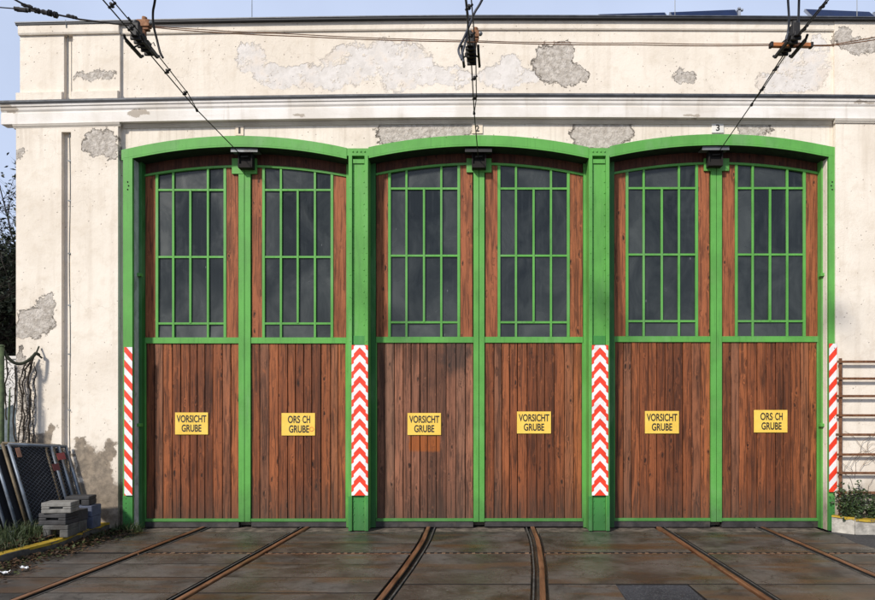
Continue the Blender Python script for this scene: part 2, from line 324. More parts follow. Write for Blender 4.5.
M = dict(
    plaster=plaster(), white=stucco('white_cornice', (0.66, 0.62, 0.56), (0.78, 0.75, 0.71)), mould=stucco('moulding', (0.56, 0.51, 0.44), (0.68, 0.63, 0.55)),
    plank=wood('weathered_planks', (0.160, 0.046, 0.016), (0.345, 0.108, 0.037), (0.024, 0.009, 0.005)),
    plank2=wood('stained_planks', (0.155, 0.062, 0.034), (0.320, 0.135, 0.076), (0.034, 0.016, 0.010),
                stain=(X(409, YD), X(440, YD), Z(451, YD), Z(436, YD), (0.29, 0.080, 0.016))),
    stile=wood('stile_wood', (0.29, 0.088, 0.033), (0.385, 0.130, 0.053), (0.060, 0.020, 0.010), blot=0.35, weather=False),
    head=wood('header_wood', (0.11, 0.035, 0.017), (0.17, 0.056, 0.027), (0.035, 0.012, 0.008), blot=0.5, weather=False),  # header wood darkened to paint in the shade below the arch
    green=paint_green(), green2=paint_green('dark_green_paint', (0.048, 0.235, 0.050), 0.6),
    glass=glassmat(), rust=rust('rusty_iron'), rust2=rust('brown_iron', (0.16, 0.07, 0.035), (0.33, 0.17, 0.09)), rail=railsteel(),
    conc=wet_concrete(), asphalt=asphalt('asphalt'), asph2=asphalt('asphalt_patch', (0.036, 0.038, 0.046)),
    ground=wet_concrete('yard_ground', (0.03, 0.028, 0.025), (0.065, 0.06, 0.054), 0.35),
    thresh=simple('worn_concrete', (0.115, 0.093, 0.072), 0.85, var=0.6, scale=9, dirt=(0.035, 0.027, 0.019), bump=0.4),
    kick=simple('rubber_strip', (0.030, 0.027, 0.027), 0.6, var=0.5, scale=6, dirt=(0.075, 0.062, 0.05)),
    black=simple('black_iron', (0.012, 0.011, 0.011), 0.6, 0.2, var=0.4), wire=simple('wire_metal', (0.02, 0.017, 0.015), 0.55, 0.3),
    gap=simple('dark_gap', (0.008, 0.006, 0.005), 0.9), cable=simple('rubber_cable', (0.05, 0.057, 0.075), 0.5),
    flash=simple('zinc_flashing', (0.10, 0.105, 0.115), 0.5, 0.5, var=0.3), flash2=simple('dark_flashing', (0.03, 0.032, 0.036), 0.6, 0.3),
    grey_met=simple('grey_metal', (0.16, 0.17, 0.175), 0.5, 0.4, var=0.3, dirt=(0.05, 0.04, 0.03)),
    tube=simple('galvanised_tube', (0.16, 0.19, 0.23), 0.5, 0.35, var=0.3, scale=6, dirt=(0.09, 0.08, 0.07)),
    tube2=simple('brown_tube', (0.13, 0.10, 0.06), 0.6, 0.2, var=0.3), mesh=simple('mesh_wire', (0.065, 0.07, 0.08), 0.5, 0.4), sheet=simple('black_sheet', (0.009, 0.009, 0.011), 0.8),
    red=simple('reflective_red', (0.76, 0.045, 0.014), 0.45, var=0.12, scale=9, dirt=(0.66, 0.05, 0.02), bump=0.05), wht=simple('reflective_white', (0.76, 0.75, 0.75), 0.45, var=0.08, scale=9, dirt=(0.55, 0.53, 0.50), bump=0.05),
    sign=signyellow(), ink=simple('black_ink', (0.016, 0.014, 0.012), 0.6), redink=simple('red_ink', (0.65, 0.10, 0.02), 0.6),
    plate=simple('number_plate_enamel', (0.68, 0.66, 0.62), 0.5, var=0.08), plate_old=simple('faded_plate', (0.70, 0.60, 0.47), 0.8, var=0.1),
    ytop=yellow_top(), kerb=simple('dirty_concrete', (0.075, 0.07, 0.062), 0.85, var=0.5, scale=8, dirt=(0.03, 0.026, 0.02), bump=0.6),
    stone=simple('pale_stone', (0.36, 0.34, 0.30), 0.85, var=0.4, scale=7, dirt=(0.12, 0.10, 0.085), bump=0.9),
    blk=[simple('block_light', (0.19, 0.185, 0.17), 0.85, var=0.25, scale=10, dirt=(0.11, 0.1, 0.09), bump=0.5), simple('block_dark', (0.035, 0.035, 0.037), 0.8, var=0.4, bump=0.4),  # blocks darkened in colour to stand in for shade over the left corner
         simple('block_mid', (0.085, 0.085, 0.08), 0.85, var=0.3, dirt=(0.05, 0.045, 0.04), bump=0.5), simple('block_blue', (0.075, 0.09, 0.135), 0.8, var=0.3, dirt=(0.05, 0.05, 0.05), bump=0.4)],
    soil=simple('soil', (0.035, 0.026, 0.018), 0.95, var=0.5, scale=12, bump=0.8), grass=leafmat('grass_blade', (0.014, 0.026, 0.008), (0.050, 0.070, 0.020)),  # soil and grass darkened too, left-corner shade put into their colour
    litter=litter(), paper=simple('paper', (0.75, 0.76, 0.78), 0.7, var=0.08), leaf=leafmat('shrub_leaf', (0.012, 0.024, 0.009), (0.055, 0.085, 0.028), 0.4),
    bark=simple('bark', (0.045, 0.036, 0.028), 0.9, var=0.4, bump=0.5), twig=simple('twig', (0.03, 0.024, 0.02), 0.9, var=0.4), ivy=leafmat('dark_ivy', (0.006, 0.012, 0.006), (0.022, 0.032, 0.014)),
    vine=simple('vine_stem', (0.028, 0.021, 0.014), 0.9, var=0.5), dryvine=simple('dry_vine', (0.15, 0.10, 0.06), 0.9, var=0.4), rope=simple('mossy_rope', (0.026, 0.03, 0.016), 0.9, var=0.4), moss=simple('mossy_green_paint', (0.06, 0.085, 0.035), 0.8, var=0.35, scale=20),
    farwall=stucco('garden_wall_plaster', (0.55, 0.54, 0.52), (0.68, 0.66, 0.63)), tarp=simple('blue_grey_tarp', (0.10, 0.13, 0.15), 0.6, var=0.5, scale=5),
    solar=simple('solar_cells', (0.007, 0.016, 0.060), 0.35, 0.0, var=0.2, bump=0), alu=simple('aluminium', (0.40, 0.41, 0.43), 0.4, 0.7, var=0.1), roof=simple('roof_felt', (0.06, 0.06, 0.062), 0.9),
)

M['tooth'] = simple('worn_steel_tooth', (0.17, 0.11, 0.07), 0.6, var=0.5, scale=14)
M['green_shade'] = paint_green('green_paint_shaded_copy', (0.030, 0.150, 0.032), 0.6)  # darker copy of the green, with the left jambs' shade painted in
M['soffit_shade'] = simple('shade_darkened_green', (0.010, 0.024, 0.010), 0.8, var=0.5)  # near-black green: shade under the arches painted into the colour
M['lining'] = simple('grey_lining', (0.50, 0.50, 0.47), 0.7, var=0.15, dirt=(0.22, 0.2, 0.17))
# ------------------------------------------------------------------ mesh helpers
def sag(x):                                     # the old parapet and cornice sink towards the left corner
    return -0.092 * (abs(x) / 6.0) ** 1.5 if x < 0 else -0.02 * (x / 5.3) ** 2
class MB:
    def __init__(s): s.v = []; s.f = []; s.m = []
    def add(s, vs, fs, mi=0):
        o = len(s.v); s.v += [Vector(q) for q in vs]
        for f in fs: s.f.append([o + i for i in f]); s.m.append(mi)
    def box(s, x0, x1, y0, y1, z0, z1, mi=0):
        vs = [(x, y, z) for x in (x0, x1) for y in (y0, y1) for z in (z0, z1)]
        s.add(vs, [(0, 1, 3, 2), (4, 6, 7, 5), (0, 4, 5, 1), (2, 3, 7, 6), (0, 2, 6, 4), (1, 5, 7, 3)], mi)
        return s
    def prism(s, pts, y0, y1, mi=0):            # outline in x, z (given clockwise seen from the front), extruded in y
        n = len(pts)
        vs = [(x, y0, z) for x, z in pts] + [(x, y1, z) for x, z in pts]
        s.add(vs, [tuple(range(n))[::-1], tuple(range(n, 2 * n))] + [(i, (i + 1) % n, n + (i + 1) % n, n + i) for i in range(n)], mi)
        return s
    def strip(s, top, bot, y0, y1, mi=0):       # curved band between two x, z polylines
        n = len(top)
        vs = [(x, y0, z) for x, z in top] + [(x, y0, z) for x, z in bot] + [(x, y1, z) for x, z in top] + [(x, y1, z) for x, z in bot]
        fs = []
        for i in range(n - 1):
            fs += [(n + i, n + i + 1, i + 1, i), (2 * n + i, 2 * n + i + 1, 3 * n + i + 1, 3 * n + i), (i, i + 1, 2 * n + i + 1, 2 * n + i), (n + i + 1, n + i, 3 * n + i, 3 * n + i + 1)]
        fs += [(0, 2 * n, 3 * n, n), (n - 1, 2 * n - 1, 4 * n - 1, 3 * n - 1)]
        s.add(vs, fs, mi); return s
    def profile(s, prof, xs, warp=True, mi=0):  # closed profile in y, z swept along x
        n = len(prof); vs = []; fs = []
        for x in xs:
            d = sag(x) if warp else 0
            vs += [(x, y, z + d) for y, z in prof]
        for k in range(len(xs) - 1):
            for i in range(n):
                j = (i + 1) % n
                fs.append((k * n + i, k * n + j, (k + 1) * n + j, (k + 1) * n + i))
        fs += [tuple(range(n))[::-1], tuple((len(xs) - 1) * n + i for i in range(n))]
        s.add(vs, fs, mi); return s
    def tube(s, pts, r, n=6, mi=0, cap=True):
        pts = [Vector(q) for q in pts]; rs = r if isinstance(r, (list, tuple)) else [r] * len(pts)
        vs = []; fs = []; up = None
        for i, p in enumerate(pts):
            d = (pts[min(i + 1, len(pts) - 1)] - pts[max(i - 1, 0)]).normalized()
            if up is None: up = Vector((0, 0, 1)) if abs(d.z) < 0.9 else Vector((1, 0, 0))
            a = d.cross(up).normalized(); b = a.cross(d).normalized(); up = b
            for k in range(n):
                t = 2 * math.pi * k / n
                vs.append(p + a * (rs[i] * math.cos(t)) + b * (rs[i] * math.sin(t)))
        for i in range(len(pts) - 1):
            for k in range(n):
                j = (k + 1) % n
                fs.append((i * n + k, i * n + j, (i + 1) * n + j, (i + 1) * n + k))
        if cap: fs += [tuple(range(n))[::-1], tuple((len(pts) - 1) * n + k for k in range(n))]
        s.add(vs, fs, mi); return s
    def ball(s, c, r, mi=0, seg=8, ring=5, sc=(1, 1, 1)):
        vs = [(c[0], c[1], c[2] + r * sc[2])]
        for i in range(1, ring):
            for k in range(seg):
                a = math.pi * i / ring; t = 2 * math.pi * k / seg
                vs.append((c[0] + r * sc[0] * math.sin(a) * math.cos(t), c[1] + r * sc[1] * math.sin(a) * math.sin(t), c[2] + r * sc[2] * math.cos(a)))
        vs.append((c[0], c[1], c[2] - r * sc[2])); fs = []
        for k in range(seg): fs.append((0, 1 + k, 1 + (k + 1) % seg))
        for i in range(ring - 2):
            for k in range(seg):
                a = 1 + i * seg; j = (k + 1) % seg
                fs.append((a + k, a + seg + k, a + seg + j, a + j))
        e = len(vs) - 1; a = 1 + (ring - 2) * seg
        for k in range(seg): fs.append((e, a + (k + 1) % seg, a + k))
        s.add(vs, fs, mi); return s
    def obox(s, c, ax, ay, az, mi=0):           # box from centre and three half-axis vectors
        c, ax, ay, az = Vector(c), Vector(ax), Vector(ay), Vector(az)
        vs = [c + ax * i + ay * j + az * k for i in (-1, 1) for j in (-1, 1) for k in (-1, 1)]
        s.add(vs, [(0, 1, 3, 2), (4, 6, 7, 5), (0, 4, 5, 1), (2, 3, 7, 6), (0, 2, 6, 4), (1, 5, 7, 3)], mi); return s
    def leaf(s, c, d, nrm, l, w, mi=0):
        c, d, nrm = Vector(c), Vector(d).normalized(), Vector(nrm)
        b = d.cross(nrm)
        if b.length < 1e-4: b = d.orthogonal()
        b.normalize(); n2 = b.cross(d)
        s.add([c, c + d * l * .5 + b * w * .5 + n2 * l * .06, c + d * l, c + d * l * .5 - b * w * .5 + n2 * l * .06], [(0, 1, 2, 3)], mi); return s
    def build(s, name, mats, parent=None, bevel=0.0, smooth=False, fix=True):
        if not isinstance(mats, (list, tuple)): mats = [mats]
        base = Vector((0, 0, 0)); q = parent
        while q is not None: base = base + q.location; q = q.parent
        me = bpy.data.meshes.new(name); me.from_pydata([tuple(v - base) for v in s.v], [], s.f)
        for m in mats: me.materials.append(m)
        me.polygons.foreach_set('material_index', s.m); me.update()
        if fix:
            bm = bmesh.new(); bm.from_mesh(me); bmesh.ops.recalc_face_normals(bm, faces=bm.faces); bm.to_mesh(me); bm.free()
        if smooth: me.polygons.foreach_set('use_smooth', [True] * len(me.polygons))
        o = bpy.data.objects.new(name, me); col.objects.link(o)
        if parent is not None: o.parent = parent
        if bevel:
            b = o.modifiers.new('edge', 'BEVEL'); b.width = bevel; b.segments = 2; b.limit_method = 'ANGLE'; b.angle_limit = R(50)
        return o
def tag(o, label=None, cat=None, group=None, kind=None):
    for k, v in (('label', label), ('category', cat), ('group', group), ('kind', kind)):
        if v: o[k] = v
    return o
def thing(name, loc, label, cat, group=None):
    o = bpy.data.objects.new(name, None); o.location = loc; o.empty_display_size = 0.1; col.objects.link(o)
    return tag(o, label, cat, group)
def shift(o):                                   # give a one-mesh thing an origin at its own base
    me = o.data; n = len(me.vertices); c = Vector((0, 0, 0)); zmin = 1e9
    for v in me.vertices: c += v.co; zmin = min(zmin, v.co.z)
    c /= n; c.z = zmin
    for v in me.vertices: v.co -= c
    o.location = c; return o
def lin(a, b, n): return [a + (b - a) * i / (n - 1) for i in range(n)]

# ------------------------------------------------------------------ world, sun, camera
SUN_DIR = Vector((-0.68, -1.0, 0.80)).normalized()
w = bpy.data.worlds.new('World'); scene.world = w; w.use_nodes = True
nt = w.node_tree; sky = nt.nodes.new('ShaderNodeTexSky'); sky.sky_type = 'NISHITA'; sky.sun_disc = False
sky.sun_elevation = math.asin(SUN_DIR.z); sky.sun_rotation = math.atan2(SUN_DIR.x, SUN_DIR.y)
sky.air_density = 1.0; sky.dust_density = 1.2; sky.ozone_density = 1.5
bg = nt.nodes['Background']; tc = nt.nodes.new('ShaderNodeTexCoord'); hz = nt.nodes.new('ShaderNodeTexNoise'); hz.inputs['Scale'].default_value = 2.5; hz.inputs['Detail'].default_value = 6
nt.links.new(tc.outputs['Generated'], hz.inputs['Vector'])
mr = nt.nodes.new('ShaderNodeMapRange'); mr.inputs[1].default_value = 0.3; mr.inputs[2].default_value = 0.75; mr.inputs[3].default_value = 0.62; mr.inputs[4].default_value = 0.88
nt.links.new(hz.outputs[0], mr.inputs[0])
hm = nt.nodes.new('ShaderNodeMix'); hm.data_type = 'RGBA'; sx = nt.nodes.new('ShaderNodeSeparateXYZ'); nt.links.new(tc.outputs['Generated'], sx.inputs[0])
ez = nt.nodes.new('ShaderNodeMapRange'); ez.interpolation_type = 'SMOOTHSTEP'; ez.inputs[1].default_value = 0.45; ez.inputs[2].default_value = 0.85; ez.inputs[3].default_value = 1.0; ez.inputs[4].default_value = 0.12
nt.links.new(sx.outputs[2], ez.inputs[0])
hf = nt.nodes.new('ShaderNodeMath'); hf.operation = 'MULTIPLY'; nt.links.new(mr.outputs[0], hf.inputs[0]); nt.links.new(ez.outputs[0], hf.inputs[1])
nt.links.new(hf.outputs[0], hm.inputs[0]); nt.links.new(sky.outputs[0], hm.inputs[6]); hm.inputs[7].default_value = (8.6, 9.9, 13.0, 1)   # thin high haze
nt.links.new(hm.outputs[2], bg.inputs['Color']); bg.inputs['Strength'].default_value = 0.088
sl = bpy.data.lights.new('sun', 'SUN'); sl.energy = 4.3; sl.angle = R(5.0); sl.color = (1.0, 0.93, 0.84)
so = bpy.data.objects.new('sun', sl); so.rotation_euler = SUN_DIR.to_track_quat('Z', 'Y').to_euler(); so.location = (-8, -10, 12); col.objects.link(so)
cam = bpy.data.cameras.new('camera'); co = bpy.data.objects.new('camera', cam); col.objects.link(co); scene.camera = co
co.location = (0, 0, H); co.rotation_euler = (R(90), 0, 0)
cam.sensor_width = 36; cam.lens = F / 875 * 36; cam.shift_x = (437.5 - CU) / 875; cam.shift_y = (HV - 300) / 875; cam.clip_end = 2000
scene.view_settings.view_transform = 'Standard'; scene.view_settings.look = 'None'; scene.view_settings.exposure = 0

# ------------------------------------------------------------------ gates layout (picture columns measured at the gate plane)
GATES = [
    dict(f=(139, 145, 346.5, 353), c=245, cs=(239, 251), a=(145, [157, 173.3, 190.5, 208, 225], 239), b=(251, [263.6, 281, 297.8, 315, 332], 346.5), arc=(166.5, 177), arch=(133, 347.5, 240)),
    dict(f=(369.5, 376, 583, 589), c=479, cs=(473.5, 484.5), a=(376, [389.5, 406.5, 424, 441.3, 458.8], 473.5), b=(484.5, [499, 516, 533.6, 551, 568.3], 583), arc=(164, 176), arch=(369, 588, 478)),
    dict(f=(608.5, 614, 818, 823.6), c=716, cs=(710.5, 721.5), a=(614, [627, 643.7, 661.8, 679, 696.7], 710.5), b=(721.5, [736.3, 752.7, 770, 787.2, 804.3], 818), arc=(163.5, 174.5), arch=(609, 827, 718)),
]
VB = dict(rail=(337.5, 343.5), h1=[190, 188.6, 188.2], h2=[257, 255.7, 254.6], h3=[323.5, 322.3, 321.2], bot=(518.5, 521.5), kick=528.5)

bld = thing('depot_building', (0, YF, 0), 'cream plastered tram depot with three green framed wooden gates', 'building')

# walls ------------------------------------------------------------------
wl = MB()
yl = 8.915
xl0, xg0, xg1, xl1 = X(16, yl), X(61.5, yl), X(71, yl), X(118, yl)
zt = 5.335
ztop = 5.60
gz = Z(132, yl)
wl.box(xl0, xg0, yl, 16.0, 0, gz); wl.box(xg1, xl1, yl, 9.6, 0, gz); wl.box(xg0 - .001, xg1 + .001, yl + 0.065, 9.6, 0, gz + .001)
wl.box(xl0, xl1, yl, 16.0, gz, ztop)
xr0 = X(835.5, 8.93)
wl.box(xr0, 9.5, 8.93, 16.0, 0, ztop)
def arch_curve(g, dv, n=26, ends=None):         # parabola of the arch; dv = px below the crown line
    u0, u1, um = g['arch']; out = []
    for u in lin(u0, u1, n):
        k = (u - um) / (um - u0) if u < um else (u - um) / (u1 - um)
        out.append((X(u, YF), Z(dv + 12.0 * k * k, YF)))
    return out
crown = [137.0, 136.3, 135.3]
pts = [(xl1 - .02, ztop)]
top_line = []
for gi, g in enumerate(GATES):
    top_line += arch_curve(g, crown[gi] + 4.5)
bl = [(xl1 - .02, Z(152, YF))] + top_line + [(xr0 + .02, Z(151, YF))]
wl.strip([(x, ztop) for x, z in bl], bl, YF, YF + 0.35)
wl.box(xl1 - .02, X(132.5, 9.0), 9.0, 9.35, 0, Z(151, YF))          # masonry behind the outer posts
wl.box(X(829.5, 9.0), xr0 + .02, 9.0, 9.35, 0, Z(150, YF))
wl.box(xl0 + .3, 9.4, 9.36, 15.9, 0.0, 6.3)                         # body of the hall behind the front
wl.build('wall', M['plaster'], bld)

# parapet -----------------------------------------------------------------
pp = MB()
xs_all = lin(X(20, 8.93), 9.5, 48)
zp0, zp1, zp2 = 5.66, Z(28.5, 8.97), Z(20, 8.95)
def seg(a, b, n=12): return lin(a, b, n)
gp0, gp1, pr = X(63, 8.93), X(72, 8.93), X(119, 8.93)
pp.profile([(8.95, zp0), (8.95, zp1), (9.3, zp1), (9.3, zp0)], seg(X(20, 8.95), gp0)); pp.profile([(8.95, zp0), (8.95, zp1), (9.3, zp1), (9.3, zp0)], seg(gp1, pr))
pp.profile([(9.0, zp0), (9.0, zp1), (9.3, zp1), (9.3, zp0)], seg(gp0 - .001, gp1 + .001, 3))
pp.profile([(8.99, zp0), (8.99, zp1), (9.3, zp1), (9.3, zp0)], seg(pr, X(834, 8.97), 30))
pp.profile([(8.955, zp0), (8.955, zp2), (9.3, zp2), (9.3, zp0)], seg(X(834, 8.97), 9.5, 10))
pp.profile([(8.905, zp0), (8.905, zp0 + .175), (8.95, zp0 + .195), (8.98, zp0 + .195), (8.98, zp0)], seg(X(17, 8.93), gp0 - .005))
pp.profile([(8.905, zp0), (8.905, zp0 + .175), (8.95, zp0 + .195), (8.98, zp0 + .195), (8.98, zp0)], seg(gp1 + .005, pr - .01))
pp.profile([(8.925, zp1 - .02), (8.915, zp1), (8.915, zp2), (9.31, zp2), (9.31, zp1 - .02)], seg(X(18, 8.92), pr, 14))
pp.profile([(8.97, zp1 - .015), (8.962, zp1), (8.962, zp2), (9.31, zp2), (9.31, zp1 - .015)], seg(pr + .001, X(834, 8.97) - .001, 30))
par = pp.build('parapet', M['plaster'], bld)
fl = MB()
fl.profile([(8.903, zp2 + .002), (8.903, zp2 + .022), (9.36, zp2 + .06), (9.36, zp2 + .002)], seg(X(14, 8.88), 9.6, 50))
fl.profile([(8.895, zp2 + .024), (8.895, zp2 + .037), (9.365, zp2 + .078), (9.365, zp2 + .065)], seg(X(14, 8.88) - .005, 9.61, 50), mi=1)
fl.build('parapet_flashing', [M['flash2'], M['flash']], par)

# cornice -----------------------------------------------------------------
zc = Z(117, 8.895)                                # underside of the white fascia
cn = MB()
prof = [(9.02, zc), (8.87, zc), (8.868, zc + .135), (8.878, zc + .140), (8.878, zc + .155), (8.862, zc + .178), (8.858, zc + .212), (8.845, zc + .220), (8.840, zc + .255), (9.02, zc + .275)]
prof = [(y + .025 if y < 9 else y, z) for y, z in prof]
cn.profile(prof, seg(-6.20, 9.6, 60))
cor = cn.build('cornice', M['white'], bld)
bm_ = MB()
zb = zc - .003
b2 = [(9.02, zb - .05), (8.984, zb - .047), (8.98, zb - .034), (8.972, zb - .03), (8.962, zb - .008), (8.958, zb), (9.02, zb)]
bm_.profile(b2, seg(xl1 + .03, xr0 - .02, 30))
sh = [(y - .072, z) for y, z in b2]
bm_.profile(sh, seg(-6.05, xl1 + .029, 8)); bm_.profile(sh, seg(xr0 - .019, 9.6, 8))
bm_.build('bed_moulding', M['mould'], cor)
gu = MB()
gu.profile([(8.848, zc + .268), (8.846, zc + .288), (8.86, zc + .296), (9.0, zc + .325), (9.0, zc + .28)], seg(-6.25, 9.6, 60))
gu.profile([(8.852, zc + .252), (8.850, zc + .266), (8.858, zc + .267), (8.88, zc + .27), (8.88, zc + .257)], seg(-6.255, 9.6, 60), mi=1)
gu.build('cornice_flashing', [M['flash'], M['flash2']], cor)
rf = MB(); rf.box(-5.9, 9.4, 9.37, 15.8, 6.31, 6.45); rf.build('roof', M['roof'], bld)

# lightning conductor in the groove of the left pilaster
lc = MB()
ylc = yl + 0.035
zs = lin(0.2, gz + .02, 24)
lc.tube([(X(68.3, yl) + .006 * math.sin(z * 3.1), ylc, z) for z in zs], 0.007, 6)
for v in (200, 253, 305, 354, 410, 160, 452): lc.box(X(66.8, yl), X(69.8, yl), ylc - .012, yl + .07, Z(v, yl) - .008, Z(v, yl) + .008)
lc.build('lightning_conductor', M['grey_met'], bld); lc = MB()
lc.tube([(X(67.5, 8.95), 8.965, zp0 + .1), (X(67.5, 8.95), 8.965, zp1 - .06), (X(66.8, 8.92), 8.912, zp1 - .02), (X(66.5, 8.92), 8.90, zp2 - .03)], 0.006, 6)
lc.build('lightning_conductor', M['grey_met'], bld)

# columns -----------------------------------------------------------------
def rivets(m, x, y, z0, z1, step, r=0.011):
    z = z0
    while z < z1: m.ball((x, y, z), r, sc=(1, .6, 1), seg=6, ring=4); z += step
for k, (c0, c1) in enumerate(((348.7, 368.2), (588.8, 609.3))):
    cx0, cx1 = X(c0, 8.95), X(c1, 8.95); t = 0.046
    zh = Z(157, YF); zh2 = Z(149.5 - .3 * k, YF)
    m = MB()
    m.box(cx0, cx0 + t, 8.935, 9.16, 0.0, zh); m.box(cx1 - t, cx1, 8.935, 9.16, 0.0, zh)
    m.box(cx0 + t, cx1 - t, 8.972, 9.10, 0.0, zh - .045)
    m.box(cx0 + t + .004, cx1 - t - .004, 8.955, 8.99, zh - .10, zh - .045)
    m.box(cx0 + t, cx1 - t, 9.03, 9.08, zh - .045, zh + .01)
    gx0, gx1 = X(344.5 if k == 0 else 585, YF), X(372 if k == 0 else 612.5, YF)
    m.prism([(gx0, zh), (gx1, zh), (gx1 + .03, zh2 + .0), (gx0 - .03, zh2 + .0)][::-1], 8.955, 9.16)
    rivets(m, cx0 + t + .014, 8.97, 0.1, zh - .15, 0.145); rivets(m, cx1 - t - .014, 8.97, 0.1, zh - .15, 0.145)
    rivets(m, cx0 + t * .5, 8.934, 0.17, zh - .15, 0.29, .009); rivets(m, cx1 - t * .5, 8.934, 0.17, zh - .15, 0.29, .009)
    for q in range(4): m.ball((cx0 + .055 + q * .052, 8.955, zh + .055), 0.014, seg=8, ring=4)
    f = MB(); f.box(cx0 + t + .002, cx1 - t - .002, 8.962, 8.9725, 0.0, Z(495.5, YF)); f.box(cx0 - .003, cx0 + t - .008, 8.931, 9.0, 0.0, Z(495.5, YF)); f.box(cx1 - t + .008, cx1 + .003, 8.931, 9.0, 0.0, Z(495.5, YF)); f.box(cx0 + t + .002, cx1 - t - .002, 8.962, 8.9725, Z(345, YF), Z(336, YF))
    rivets(f, cx0 + t + .02, 8.960, 0.12, 0.42, 0.09); rivets(f, cx1 - t - .02, 8.960, 0.12, 0.42, 0.09)
    m.add(f.v, f.f, 1); m.build('column', [M['green'], M['green2']], bld, bevel=0.003)
for (c0, c1, v, s) in ((123.3, 132.8, 150, 1), (828.6, 835, 148.5, -1)):
    cx0, cx1 = X(c0, 8.96), X(c1, 8.96)
    m = MB(); m.box(cx0, cx1, 8.95, 8.998, 0, Z(v + 8, 8.96))
    xe = cx1 if s == 1 else cx0
    for dz in (-.05, 0, .05): m.ball(((cx0 + cx1) / 2 + (.012 if dz == 0 else 0) * s, 8.95, Z(186, 8.96) + dz), .011, seg=6, ring=4, mi=1)
    m.box(xe - .005, xe + .075 * s + .005, 9.06, 9.12, Z(275 if s == 1 else 400, 9), Z(273 if s == 1 else 397, 9)) if False else None
    for vv in (275, 425): m.box(min(xe, xe + .05 * s), max(xe, xe + .05 * s), 9.06, 9.14, Z(vv + 1.6, 9.1), Z(vv - 1.6, 9.1))
    for q in range(7): m.ball(((cx0 + cx1) / 2 - .02 * s, 8.95, 0.12 + q * .06), .008, seg=6, ring=4, mi=1)
    m.box(cx0 - .002, cx1 + .002, 8.947, 8.96, 0.0, Z(495.5, YF), 2); m.build('column', [M['green'], M['gap'], M['green2']], bld, bevel=0.003)
    q = MB(); q.box(*((cx1 - .03, cx1 + .004) if s == 1 else (cx0 - .004, cx0 + .03)), 9.005, 9.17, 0, Z(v + 9, 8.96)); q.build('jamb_lining', M['lining'] if s == 1 else M['plaster'], bld)

# arched lintel beams -------------------------------------------------------
for gi, g in enumerate(GATES):
    u0, u1, um = g['arch']
    m = MB()
    top = arch_curve(g, crown[gi] + .3); bot = arch_curve(g, crown[gi] + 9.6)
    if gi == 0: top[0] = (X(123.3, YF), Z(151.3, YF)); bot[0] = (X(123.3, YF), Z(160, YF)); 
    if gi == 2: top[-1] = (X(835, YF), Z(149, YF)); bot[-1] = (X(835, YF), Z(158, YF))
    m.strip(top, bot, 8.948, 8.962)
    m.strip([(x, z - .008) for x, z in bot], [(x, z - .022) for x, z in bot], 8.962, 9.33, 1)     # soffit flange, shade under the arch painted in
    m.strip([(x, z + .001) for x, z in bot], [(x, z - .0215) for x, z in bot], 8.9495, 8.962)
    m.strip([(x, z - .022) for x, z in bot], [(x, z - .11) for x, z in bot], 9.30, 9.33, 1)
    m.build('arched_lintel', [M['green'], M['soffit_shade']], bld, bevel=0.002)

